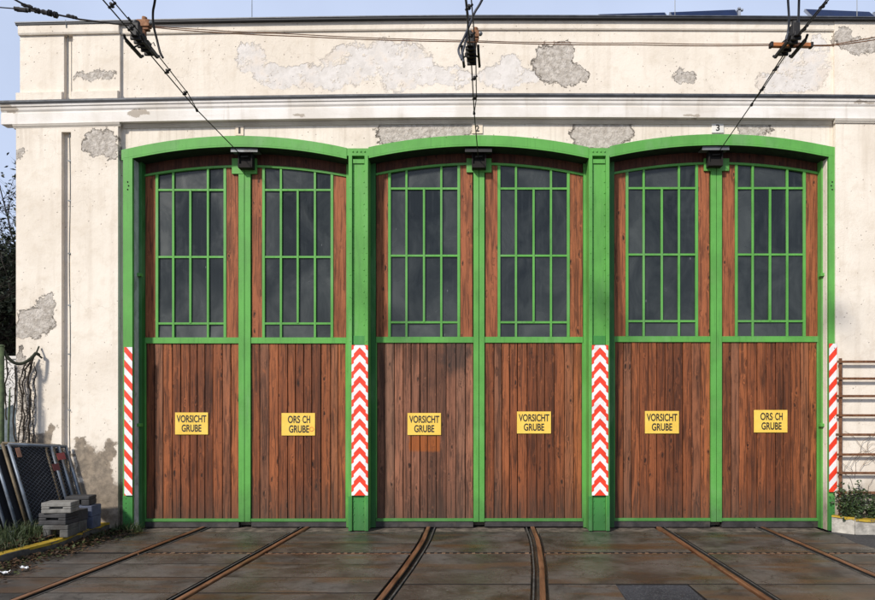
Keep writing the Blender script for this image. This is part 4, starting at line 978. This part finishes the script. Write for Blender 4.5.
# leaning fence panels
A0, B0 = P(35, 532, 8.24), P(8.5, 444, 8.24)
C0, D0 = P(86.5, 520, 8.84), P(66, 446.5, 8.84)
def panel(off, mat, lb, fill, tags=False):
    off = Vector(off); A, B, C, D = [q + off for q in (A0, B0, C0, D0)]
    q = thing('mobile_fence', (A + C) / 2, lb, 'fence panel', 'mobile fence panels leaning in a stack')
    def at(s, t): return (A + (C - A) * s) * (1 - t) + (B + (D - B) * s) * t
    m = MB(); r = .019
    for a, b in ((at(0, 0), at(0, 1.0)), (at(1, 0), at(1, 1)), (at(0, 1), at(1, 1)), (at(0, .06), at(1, .06)), (at(.72, .06), at(.72, 1)), (at(.86, .06), at(.86, 1))):
        m.tube([a, b], r if (a - b).length > .3 else r, 8)
    m.build('frame', mat, q, smooth=True)
    if fill == 'mesh':
        m = MB(); n = 13; k = 22
        for i in range(-k, n + k):
            for sgn in (1, -1):
                # diamonds: s rises by 1 while t rises by n/k * ...
                s0, t0 = i / n, .06; L = k / n
                s1, t1 = s0 + sgn * L * .94, 1.0
                lo, hi = 0.0, 1.0
                ds = s1 - s0
                ta, tb = sorted(((0 - s0) / ds, (1 - s0) / ds)); ta, tb = max(ta, 0), min(tb, 1)
                if ta >= tb: continue
                p0 = at(s0 + ds * ta, t0 + (t1 - t0) * ta); p1 = at(s0 + ds * tb, t0 + (t1 - t0) * tb); m.tube([p0, p1], .0030, 3, cap=False)
        m.build('wire_mesh', M['mesh'], q, fix=False)
    else:
        m = MB(); m.add([at(.02, .05), at(.98, .05), at(.98, .97), at(.02, .97)], [(0, 1, 2, 3)]); m.build('sheet', M['sheet'], q, fix=False)
    if tags:
        nrm = (C - A).cross(B - A).normalized()
        if nrm.y > 0: nrm = -nrm
        for (s, t, w2, h2, mt) in ((.83, .86, .05, .045, 'redtag'), (.68, .72, .04, .045, 'redtag2'), (.10, .90, .025, .06, 'orangetag')):
            c = at(s, t) + nrm * .03; e1 = (C - A).normalized(); e2 = (B - A).normalized(); m = MB(); m.obox(c, e1 * w2, e2 * h2, nrm * .003); m.build('tag', M[mt], q)
M['redtag'] = simple('faded_red_label', (0.28, 0.05, 0.045), 0.6); M['redtag2'] = simple('dark_red_label', (0.12, 0.025, 0.025), 0.6); M['orangetag'] = simple('pale_orange_label', (0.33, 0.16, 0.10), 0.6)
panel((0, 0, 0), M['tube'], 'blue grey framed mesh fence panel with red labels, frontmost of the leaning stack', 'mesh', True)
panel((-.075, .0, .01), M['tube2'], 'fence panel with brownish frame right behind the mesh one with labels', 'sheet')
panel((-.16, -.05, -.02), M['tube'], 'blue grey fence panel directly behind the brownish framed one', 'sheet')
panel((-.27, -.07, -.06), M['tube'], 'blue grey fence panel leaning second from the back of stack', 'sheet')
panel((-.39, -.05, -.12), M['tube'], 'lowest blue grey fence panel at the back of the leaning stack', 'sheet')

# green post, thin rod, rope and climbing stems at the left corner
m = MB(); yp = 8.55; m.tube([(X(1.5, yp), yp, 0.05), (X(1.5, yp), yp, Z(346, yp))], .032, 10); m.ball((X(1.5, yp), yp, Z(346, yp)), .04, sc=(1, 1, .5)); o = m.build('green_post', M['moss'], smooth=True); shift(o); tag(o, 'mossy green iron post at the left edge holding the slack rope', 'post')
m = MB(); m.tube([(X(7.5, yp) + .01 * math.sin(z * 4), yp + .03, z) for z in lin(.08, Z(388, yp), 12)], [.012] * 11 + [.006], 6); o = m.build('thin_stake', M['moss'], smooth=True); shift(o); tag(o, 'thin greenish stake beside the mossy post', 'stake')
m = MB(); pa, pb = P(2, 348, 8.56), P(36, 353, 8.80); n = 18
m.tube([pa + (pb - pa) * (i / (n - 1)) + Vector((0, -.03 * math.sin(math.pi * i / (n - 1)), -.17 * (1 - (2 * i / (n - 1) - 1) ** 2))) for i in range(n)], .02, 8)
m.tube([pb, pb + Vector((.0, .06, -.02))], .02, 8); m.tube([pb + Vector((-.02, .09, .09)), pb + Vector((-.01, .02, .0)), pb + Vector((.02, .09, -.06))], .012, 6)
o = m.build('slack_rope', M['rope'], smooth=True); shift(o); tag(o, 'thick dark rope hanging slack between the mossy post and wall', 'rope')
cl = thing('climbing_plant', P(27, 520, 8.86), 'bare dark climbing plant stems on the left corner of the building', 'plant')
def stem(m, us, r, y, step=14):
    pts = []
    for (u, v) in us: pts.append(P(u, v, y))
    out = []
    for a, b in zip(pts, pts[1:]):
        n = max(2, int((b - a).length / .045))
        for i in range(n):
            q = a + (b - a) * (i / n); w_ = mnoise.noise(q * 7) * .028; out.append(q + Vector((w_, -.012 * mnoise.noise(q * 9), 0)))
    out.append(pts[-1]); m.tube(out, [r * (1.0 + .4 * mnoise.noise(q * 30)) for q in out], 6)
STM = [([(23, 452), (24, 425), (22, 400), (25, 370), (33, 358)], .009), ([(30, 452), (29, 430), (31, 405), (28, 375), (34, 356)], .012), ([(20, 450), (19, 428), (22, 402), (20, 380), (26, 362)], .008), ([(34.5, 452), (33.5, 420), (35, 390), (34.5, 362)], .006), ([(27, 440), (25, 425), (28, 410), (24, 392)], .005)]
for us, r in STM:
    m = MB(); stem(m, us, r, 8.86); m.build('stem', M['vine'], cl, smooth=True)
m = MB()
for _ in range(420):
    us, r = random.choice(STM); (u0, v0), (u1, v1) = random.choice(list(zip(us, us[1:]))); t = random.random(); c = P(u0 + (u1 - u0) * t, v0 + (v1 - v0) * t, 8.855)
    d = Vector((random.uniform(-1, 1), -.35, random.uniform(-.6, .7))); m.leaf(c, d, (0, -1, .2), random.uniform(.03, .07), .007)
m.build('dry_twigs', M['vine'], cl, fix=False)
st2 = MB()
for us in ([(15, 445), (13.5, 415), (16, 385), (15, 365)], [(6, 420), (5, 395), (7, 370), (5, 352)]):
    stem(st2, us, .009, 8.9)
for _ in range(90):
    c = P(random.uniform(3, 16), random.uniform(362, 405), 8.9); st2.leaf(c, (random.uniform(-1, 1), -.2, random.uniform(-1, 1)), (0, -1, 0), .07, .009)
o = st2.build('dry_creeper', M['vine'], fix=False); shift(o); tag(o, 'thin dead creeper stems hanging in front of the pale garden wall', 'plant')

# background beyond the left corner
m = MB(); m.box(-16, -6.9, 11.6, 11.8, 0, 2.42); m.box(-16.05, -6.85, 11.57, 11.83, 2.421, 2.47)
o = m.build('garden_wall', M['farwall']); shift(o); tag(o, 'pale rendered garden wall behind the building corner', 'wall')
m = MB(); n = 14
vs = []
for j in range(n):
    for i in range(n):
        a, b = i / (n - 1), j / (n - 1); x = -9.6 + 2.6 * a; y = 10.5 + .6 * b
        vs.append((x, y, .06 + (1.55 * math.sin(math.pi * min(1, b * .75 + .02)) ** .5) * min(1, 6 * a, 6 * (1 - a) + .3) * (1 + .08 * mnoise.noise((x * 3, y * 3, 1)))))
m.add(vs, [(j * n + i, j * n + i + 1, (j + 1) * n + i + 1, (j + 1) * n + i) for j in range(n - 1) for i in range(n - 1)])
o = m.build('covered_heap', M['tarp'], smooth=True); shift(o); tag(o, 'low heap under a blue grey cover before the pale garden wall', 'covered heap')
def tree(x, y, h, seed, lb):
    rng = random.Random(seed)
    t = thing('bare_tree', (x, y, 0), lb, 'tree', 'dark winter trees beyond the left corner')
    tr = MB(); tw = MB(); iv = MB()
    def br(p, d, l, r, lev):
        pts = [p]; rs = [r]; n = 6 if lev < 2 else 4
        for i in range(n):
            d = (d + Vector((rng.gauss(0, .13), rng.gauss(0, .13), rng.gauss(.03, .07)))).normalized(); p = p + d * (l / n); pts.append(p); rs.append(r * (1 - .55 * (i + 1) / n))
        (tr if lev == 0 else tw).tube(pts, rs, 8 if lev == 0 else (5 if lev < 3 else 3), cap=False)
        if lev >= 4: return
        nb = [14, 7, 6, 5][lev]
        for i in range(nb):
            k = rng.uniform(.3, 1.0); idx = min(n, max(1, int(k * n))); q = pts[idx]
            dd = Vector((rng.gauss(0, 1), rng.gauss(0, 1), rng.uniform(-.1, .9))).normalized(); dd = (d * .55 + dd * .8).normalized()
            br(q, dd, l * rng.uniform(.42, .62), rs[idx] * .6, lev + 1)
        if lev in (1, 2, 3):
            for q in pts[1:]:
                for _ in range(26 if lev < 3 else 10):
                    if rng.random() < (.85 if q.z < h * .72 else .25):
                        c = q + Vector((rng.gauss(0, .22), rng.gauss(0, .22), rng.gauss(0, .22))); iv.leaf(c, (rng.gauss(0, 1), rng.gauss(0, 1), rng.gauss(-.3, .7)), (rng.gauss(0, 1), rng.gauss(0, 1), .8), rng.uniform(.07, .14), rng.uniform(.03, .08))
    br(Vector((x, y, 0)), Vector((0, 0, 1)), h * .72, h * .026, 0)
    tr.build('trunk', M['bark'], t, smooth=True, fix=False); tw.build('branches', M['twig'], t, fix=False)
    if iv.v: iv.build('crown', M['ivy'], t, fix=False)
tree(-10.9, 15.6, 7.4, 3, 'bare dark tree nearest to the building corner')
tree(-13.6, 18.5, 8.4, 5, 'taller bare tree standing further from the building corner')
tree(-12.2, 21.5, 9.2, 8, 'bare tree far behind the two nearer trees')

# ------------------------------------------------------------------ right side: trellis, planter, shrub
tl = thing('rusty_trellis', (5.3, 8.82, 0), 'rusty iron trellis of horizontal bars fixed to the right wall', 'trellis')
for v in (361.5, 378.5, 396, 415.5, 435, 454.5, 473.5, 493.5):
    m = MB(); z = Z(v, 8.80); a = random.uniform(-.006, .006); m.obox((5.72, 8.855, z), (1.0 + random.uniform(0, .02), 0, a), (0, .010, 0), (0, 0, .016)); m.box(4.70, 4.73, 8.786, 8.93, z - .012, z + .012) if False else None
    m.build('crossbar', M['rust'], tl, bevel=.003)
for u in (842.5, 960):
    m = MB(); x = X(u, 8.83); m.box(x - .017, x + .017, 8.868, 8.895, .1, Z(358, 8.83)); m.build('upright', M['rust'], tl, bevel=.003)
m = MB()
for u in (842.5, 960):
    for v in (378, 454): m = MB(); m.tube([(X(u, 8.83), 8.88, Z(v + 6, 8.83)), (X(u, 8.83), 8.94, Z(v + 6, 8.83))], .012, 8); m.build('wall_fixing', M['rust'], tl)
dv = thing('dry_climber', (5.2, 8.86, .15), 'dry leafless vine threads on the wall behind the trellis', 'plant')
m = MB()
for _ in range(34):
    q = Vector((random.uniform(4.78, 6.6), 8.90, random.uniform(.3, .9))); d = Vector((random.uniform(-.4, .4), 0, 1)); pts = [q]
    for i in range(random.randint(8, 24)):
        d = (d + Vector((random.gauss(0, .45), 0, random.gauss(0, .3)))).normalized(); q = q + d * .055
        if q.z > 2.2 or q.x < 4.76: break
        pts.append(Vector((q.x, 8.90 + random.uniform(-.015, .01), q.z)))
    if len(pts) > 2: m.tube(pts, .0028, 3, cap=False)
m.build('threads', M['dryvine'], dv, fix=False)
pl = thing('stone_planter', (5.2, 8.75, 0), 'low stone planter wall with yellow painted rim below the trellis', 'planter')
cor_ = [Vector((4.665, 8.90, 0)), Vector((4.875, 8.725, 0)), Vector((5.32, 8.70, 0)), Vector((5.8, 8.68, 0)), Vector((6.4, 8.67, 0))]
m = MB(); tp = MB()
for i, (a, b) in enumerate(zip(cor_, cor_[1:])):
    d = (b - a).normalized(); nin = Vector((-d.y, d.x, 0)); a2 = a + d * .004; b2 = b - d * .004; zt_ = .185 + random.uniform(-.006, .008) + (.02 if i == 0 else 0)
    vs = []
    n = 7
    fr_, bk_ = [], []
    for k in range(n):
        q = a2 + (b2 - a2) * k / (n - 1); fr_.append(q); bk_.append(q + nin * .11)
    grid = []
    nz = 6
    for j in range(nz):
        zz = -.02 + (zt_ + .02) * j / (nz - 1)
        for k in range(n):
            wob_ = mnoise.noise((fr_[k].x * 9, i * 3.1, zz * 11)) * .012 * (1 if 0 < k < n - 1 else .3); grid.append(fr_[k] - nin * wob_ + Vector((0, 0, zz)))
    m.add(grid, [(j * n + k, j * n + k + 1, (j + 1) * n + k + 1, (j + 1) * n + k) for j in range(nz - 1) for k in range(n - 1)])
    m.add([a2 + Vector((0, 0, zt_)), b2 + Vector((0, 0, zt_)), b2 + nin * .11 + Vector((0, 0, zt_)), a2 + nin * .11 + Vector((0, 0, zt_))], [(0, 1, 2, 3)])
    m.add([a2 + nin * .11, b2 + nin * .11, b2 + nin * .11 + Vector((0, 0, zt_)), a2 + nin * .11 + Vector((0, 0, zt_))], [(0, 1, 2, 3)])
    m.add([a2, a2 + nin * .11, a2 + nin * .11 + Vector((0, 0, zt_)), a2 + Vector((0, 0, zt_))], [(0, 1, 2, 3)]); m.add([b2, b2 + nin * .11, b2 + nin * .11 + Vector((0, 0, zt_)), b2 + Vector((0, 0, zt_))], [(0, 1, 2, 3)])
    vs = []
    for k in range(n):
        q = fr_[k]; vs += [q + nin * .112 + Vector((0, 0, zt_ + .004)), q - nin * .012 + Vector((0, 0, zt_ + .004)), q - nin * .014 + Vector((0, 0, zt_ - random.uniform(.012, .035)))]
    tp.add(vs, [(3 * k, 3 * k + 1, 3 * k + 4, 3 * k + 3) for k in range(n - 1)] + [(3 * k + 1, 3 * k + 2, 3 * k + 5, 3 * k + 4) for k in range(n - 1)])
m.build('stone_wall', M['stone'], pl); tp.build('yellow_rim', M['ytop'], pl)
m = MB(); m.add([(4.72, 8.90, .15), (4.95, 8.82, .15), (6.4, 8.77, .15), (6.4, 8.94, .15), (4.72, 8.94, .15)], [(0, 1, 2, 3, 4)]); m.build('soil_fill', M['soil'], pl)
def shrub(x, y, z, wd, h, n, lb, seed):
    rng = random.Random(seed); s = thing('evergreen_shrub', (x, y, z), lb, 'shrub', 'shrubs in the stone planter')
    st_ = MB(); lv = MB()
    for k in range(n):
        a = Vector((x + rng.uniform(-wd, wd) * .55, y + rng.uniform(-.03, .04), z - .01)); tip = Vector((x + rng.uniform(-wd, wd), y + rng.uniform(-.07, .05), z + h * rng.choice([rng.uniform(.35, .8), rng.uniform(.6, 1.0)])))
        mid_ = (a + tip) / 2 + Vector((rng.gauss(0, .03), 0, 0)); pts = [a, (a + mid_) / 2, mid_, (mid_ + tip) / 2, tip]; st_.tube(pts, [.005, .004, .004, .003, .002], 4, cap=False)
        for i in range(34):
            t = rng.uniform(.12, 1); q = a * (1 - t) + tip * t + Vector((rng.gauss(0, .03), rng.gauss(0, .025), rng.gauss(0, .03)))
            lv.leaf(q, (rng.gauss(0, 1), rng.gauss(-.2, .8), rng.gauss(.25, .7)), (rng.gauss(0, .6), -1, rng.gauss(.6, .6)), rng.uniform(.03, .055), rng.uniform(.018, .032))
    st_.build('stems', M['vine'], s, fix=False); lv.build('foliage', M['leaf'], s, fix=False)
shrub(X(851, 8.83), 8.84, .15, .19, .50, 34, 'dark evergreen shrub behind the corner of the stone planter', 2)
shrub(X(874, 8.83), 8.84, .15, .13, .40, 14, 'sparser evergreen shrub at the right picture edge', 4)
shrub(X(908, 8.83), 8.84, .15, .2, .38, 20, 'evergreen shrub beyond the right picture edge', 6)

# ------------------------------------------------------------------ roof: solar panels and lightning rods
def solar(u0, u1, vl, vr, lb):
    y0, y1 = 10.0, 10.5
    x0, x1 = X(u0, y1), X(u1, y1); s = thing('solar_panel', ((x0 + x1) / 2, y0, 6.5), lb, 'solar panel', 'solar panels on the depot roof')
    zl, zr = Z(vl, y1), Z(vr, y1); dz = .52
    A, B, C, D = Vector((x0, y0, zl - dz)), Vector((x1, y0, zr - dz)), Vector((x1, y1, zr)), Vector((x0, y1, zl))
    nr = (B - A).cross(D - A).normalized()
    m = MB(); m.obox((A + B + C + D) / 4, (B - A) / 2, (D - A) / 2, nr * .018); m.build('panel', M['alu'], s)
    m = MB(); m.obox((A + B + C + D) / 4 + nr * .02, (B - A) * .485, (D - A) * .48, nr * .003); m.build('cells', M['solar'], s)
    for q in (D, C): m = MB(); m.box(q.x - .02 + (.1 if q is D else -.1), q.x + .02 + (.1 if q is D else -.1), y1 - .06, y1 - .02, 6.46, q.z - .06); m.build('stand_leg', M['alu'], s)
    for q in (A, B): m = MB(); m.box(q.x - .02 + (.1 if q is A else -.1), q.x + .02 + (.1 if q is A else -.1), y0 + .02, y0 + .06, 6.46, q.z - .02); m.build('stand_leg', M['alu'], s)
solar(598, 665, 15.6, 13.8, 'solar panel second from the left end, thinnest visible edge'); solar(669, 735, 13.6, 11.0, 'solar panel with a clamp left of the hanging cables'); solar(804, 869, 10.4, 13.2, 'solar panel right of the hanging cables'); solar(872.5, 938, 13.2, 14.4, 'solar panel cut by the right picture edge')
for i, (u, lb) in enumerate(((252, 'thin lightning rod above the first gate'), (675, 'thin lightning rod rising among the solar panels'), (857, 'thin lightning rod near the right end of roof'))):
    m = MB(); y = 9.6; m.tube([(X(u, y), y, 6.44), (X(u, y), y, 8.6)], [.006, .003], 6); m.box(X(u, y) - .06, X(u, y) + .06, y - .06, y + .06, 6.44, 6.5)
    o = m.build('lightning_rod', M['grey_met']); shift(o); tag(o, lb, 'lightning rod', 'lightning rods on the roof')
m = MB(); y = 10.2; m.box(X(739, y) - .02, X(739, y) + .02, y - .02, y + .02, 6.44, Z(8, y)); m.box(X(737, y), X(743, y), y - .02, y + .02, Z(11, y), Z(9.6, y)); o = m.build('roof_bracket', M['alu']); shift(o); tag(o, 'small metal bracket standing at the end of the solar panels', 'bracket')

# ------------------------------------------------------------------ overhead line
ZW = 4.98
def wire_pt(u, v):                              # the contact line is level: height fixes the distance
    y = (ZW - H) * F / (HV - v); return Vector((X(u, y), y, ZW))
LINES = [(0, (242, 156), (142, 45), (103, 0), 'contact wire leading to the entry box of gate 1'), (1, (478.5, 160), (471, 55), (465.5, 0), 'contact wire leading to the entry box of gate 2'), (2, (718, 153), (790, 45), (826.5, 0), 'contact wire leading to the entry box of gate 3')]
SPL = [(197, 110), (474.2, 113), (751.5, 104.5)]
DIR = []
for i, a, b, c, lb in LINES:
    p0, p1, p2 = wire_pt(*a), wire_pt(*b), wire_pt(*c)
    p0 = Vector((X(a[0], 9.12), 9.12, Z(a[1], 9.12)))
    d = (p2 - p1).normalized(); far = p2 + d * 16
    DIR.append((p1, (p1 - p2).normalized()))
    t = thing('contact_wire', p0, lb, 'wire', 'overhead contact wires')
    m = MB(); ps = wire_pt(*SPL[i])
    m.tube([p0, ps, p1, p2, far], .0062, 6); m.build('wire', M['wire'], t)
    m = MB(); side = Vector((.045, 0, .035)); m.tube([ps, ps + (p1 - ps) * .25 + side * .7, p1 + side, p2 + side, far + side], .0055, 6); m.build('feeder_wire', M['wire'], t)
    for fr_ in ((ps, 0), (ps + (p1 - ps) * .28, .7), (ps + (p1 - ps) * .62, .9), (p1 + (p2 - p1) * .36, 1), (p1 + (p2 - p1) * .85, 1)):
        m = MB(); c = fr_[0] + side * fr_[1] * .5; m.tube([c - side * .5 * fr_[1] - side.normalized() * .012, c + side * .5 * fr_[1] + side.normalized() * .012], .010, 8); m.tube([c - d * .03, c + d * .03], [.008, .013], 8); m.ball(c - Vector((0, 0, .008)), .016, seg=8, ring=5); m.build('clamp', M['black'], t, bevel=.004)
CBL = [
    [[(163, 58, 6.2), (160, 52, 6.2), (157, 40, 6.2), (153.5, 25, 6.15), (153, 12, 6.1), (155, 0, 6.0), (160, -40, 5.7)]],
    [[(462, 60, 6.2), (458.5, 50, 6.2), (464, 38, 6.15), (470, 24, 6.1), (475, 12, 6.05), (482, 0, 6.0), (497, -35, 5.8)], [(463.5, 62, 6.2), (462, 55, 6.2), (467, 36, 6.15), (468, 20, 6.1), (466, 0, 6.0), (461, -40, 5.8)]],
    [[(786, 40, 6.2), (788, 32, 6.2), (789, 20, 6.15), (788, 0, 6.05), (786, -40, 5.8)], [(798, 34, 6.2), (798.5, 20, 6.15), (799, 0, 6.05), (800, -40, 5.8)]]]
LBI = ['blackened section insulator with brown top clamp on the left overhead wire', 'section insulator with looped cables on the middle overhead wire', 'section insulator with orange crossbar on the right overhead wire']
for i in range(3):
    p, d = DIR[i]; sd = Vector((0, 0, 1)).cross(d).normalized(); up = Vector((0, 0, 1))
    t = thing('section_insulator', p, LBI[i], 'insulator', 'section insulators on the overhead wires')
    m = MB()
    m.obox(p + up * .02, d * .17, sd * .028, up * .022); m.obox(p - d * .10 + up * .075, d * .045, sd * .032, up * .055); m.obox(p + d * .11 + up * .05, d * .035, sd * .024, up * .04)
    m.ball(p + up * .065, .045, seg=10, ring=6); m.ball(p - d * .1 + up * .14, .03, seg=8, ring=5); m.ball(p + d * .05 + up * .03 + sd * .03, .034, seg=8, ring=5)
    for k in (-.13, -.06, .01, .08, .15): m.obox(p + d * k - up * .005, d * .012, sd * .045, up * .018)
    m.build('body', M['black'], t, bevel=.006)
    for s in (-1, 1):
        m = MB(); q = p + sd * (.075 * s) - up * .035; m.obox(q, d * .15, sd * .011, up * .016); m.tube([q - d * .15, q - d * .19 + up * .03], .013, 6); m.tube([q + d * .15, q + d * .19 + up * .03], .013, 6); m.tube([q + up * .01, p + up * .02], .009, 6); m.build('runner', M['black'], t, bevel=.004)
    m = MB(); q = p + up * .17 + sd * (.02 if i != 1 else .0)
    if i == 2:
        for s_, (a, b) in ((-1, (771, 789)), (1, (793, 811))):
            pa_, pb_ = P(a, 45.2, p.y), P(b, 45.6, p.y); dd = (pb_ - pa_); m.obox((pa_ + pb_) / 2, dd / 2, Vector((0, .022, 0)), Vector((0, 0, .017)), 0); m.obox(pa_ if s_ < 0 else pb_, dd.normalized() * .012, Vector((0, .027, 0)), Vector((0, 0, .022)), 1)
        m.build('crossbar', [simple('orange_insulator', (.36, .13, .04), .5, var=.3), M['black']], t, bevel=.003)
    else:
        hw_ = .058 if i == 0 else .036
        m.obox(q + Vector((.04, 0, .02)), Vector((hw_, 0, 0)), Vector((0, .03, 0)), up * .032); m.ball(q + Vector((.04 - hw_ - .012, -.012, .03)), .024, 1, 8, 5); m.ball(q + Vector((.04 + hw_ + .012, -.012, .025)), .022, 1, 8, 5)
        m.obox(q + Vector((.04, 0, -.03)), Vector((hw_ * .85, 0, 0)), Vector((0, .024, 0)), up * .010); m.tube([q + Vector((.04, 0, -.03)), p + Vector((.02, 0, .02))], .022, 8); m.tube([q + Vector((.04, 0, .04)), q + Vector((.045, 0, .085))], .024, 8)
        m.build('top_clamp', [M['rust2'], M['grey_met']], t, bevel=.004)
    m = MB()
    if i == 0:
        m.tube([P(134.5, 34, 6.2), P(134.6, 26, 6.2), P(128, 17, 6.15)], .008, 6); m.build('bent_hook', M['wire'], t); m = MB(); m.tube([P(150.5, 52, 6.2), P(151, 44, 6.2), P(153.5, 42.5, 6.2), P(155, 46, 6.2)], .005, 6); m.build('bent_hook', M['wire'], t)
    for cb in CBL[i]:
        pts = [P(*q) for q in cb]; out = []
        for a in range(len(pts) - 1):
            p0 = pts[max(a - 1, 0)]; p1 = pts[a]; p2 = pts[a + 1]; p3 = pts[min(a + 2, len(pts) - 1)]
            for k in range(6):
                s_ = k / 6; out.append(.5 * ((2 * p1) + (p2 - p0) * s_ + (2 * p0 - 5 * p1 + 4 * p2 - p3) * s_ ** 2 + (3 * p1 - p0 - 3 * p2 + p3) * s_ ** 3))
        out.append(pts[-1]); m = MB(); m.tube(out, .0105, 8); m.build('cable', M['cable'] if i else M['black'], t, smooth=True)
# span wires from side to side
def span(pts, r, lb, name='span_wire'):
    m = MB(); out = []
    for a, b in zip(pts, pts[1:]):
        for k in range(8): q = a + (b - a) * (k / 8); out.append(q - Vector((0, 0, .012 * math.sin(math.pi * k / 8) * (b - a).length / 2)))
    out.append(pts[-1]); m.tube(out, r, 5); o = m.build(name, M['rust'] if r < .006 else M['wire']); shift(o); return tag(o, lb, 'wire', 'span wires across the facade')
span([P(149, 27, 6.25), P(200, 31.5, 6.26), P(300, 36.5, 6.27), P(470, 42, 6.25), P(640, 45, 6.25), P(772, 45.5, 6.25)], .0045, 'lower brown span wire crossing between the three section insulators')
span([P(150, 26, 6.3), P(200, 29.5, 6.3), P(290, 34, 6.3), P(470, 40.6, 6.3), P(560, 42.5, 6.3), P(640, 43, 6.3), P(772, 44.2, 6.3)], .004, 'upper brown span wire crossing between the three section insulators')
span([P(811, 46, 6.26), P(830, 46, 6.25), P(876, 39.8, 6.1), P(960, 30, 5.9)], .0045, 'span wire from the orange crossbar to the right picture edge')
span([P(811, 45.2, 6.3), P(830, 45, 6.3), P(876, 37, 6.2), P(960, 22, 6.0)], .004, 'thinner upper span wire from the orange crossbar to the right')
isn = thing('wire_insulator', P(48, 13, 6.2), 'string of dark strain insulators at the top left against the sky', 'insulator')
m = MB(); pts = [P(19, 2.0, 6.0), P(30, 7.5, 6.05), P(37, 10.5, 6.1), P(46, 13, 6.15), P(56, 14.5, 6.15), P(80, 19.5, 6.2), P(112, 23.5, 6.22), P(137, 26, 6.22)]
m.tube([P(10, -3, 5.9)] + pts, .008, 6); m.build('wire', M['wire'], isn); m = MB(); m.tube([P(-30, 6, 6.0), P(0, 7.5, 6.05), P(16, 8.8, 6.08), P(30, 10.5, 6.1), P(38, 11.5, 6.1)], .005, 6); m.build('wire', M['wire'], isn)
for (u, v, l, r_) in ((27, 6, .05, .018), (34, 10, .05, .022), (37, 10.8, .03, .026), (46, 12.8, .045, .024), (50, 13.2, .02, .03), (55.5, 15, .02, .03), (71, 16.6, .04, .018), (75, 17.6, .02, .016)):
    m = MB(); c = P(u, v, 6.12); d = Vector((1, 0, -.25)).normalized(); m.tube([c - d * l, c - d * l * .5, c, c + d * l * .5, c + d * l], [r_ * .6, r_, r_ * .75, r_, r_ * .6], 8); m.build('insulator_body', M['black'], isn)
for (u, v, l, r_) in ((17, 9, .02, .02), (22, 9.9, .045, .022), (27.5, 10.3, .02, .018)):
    m = MB(); c = P(u, v, 6.1); d = Vector((1, 0, -.1)).normalized(); m.tube([c - d * l, c, c + d * l], [r_, r_ * .9, r_], 8); m.build('insulator_body', M['black'], isn)
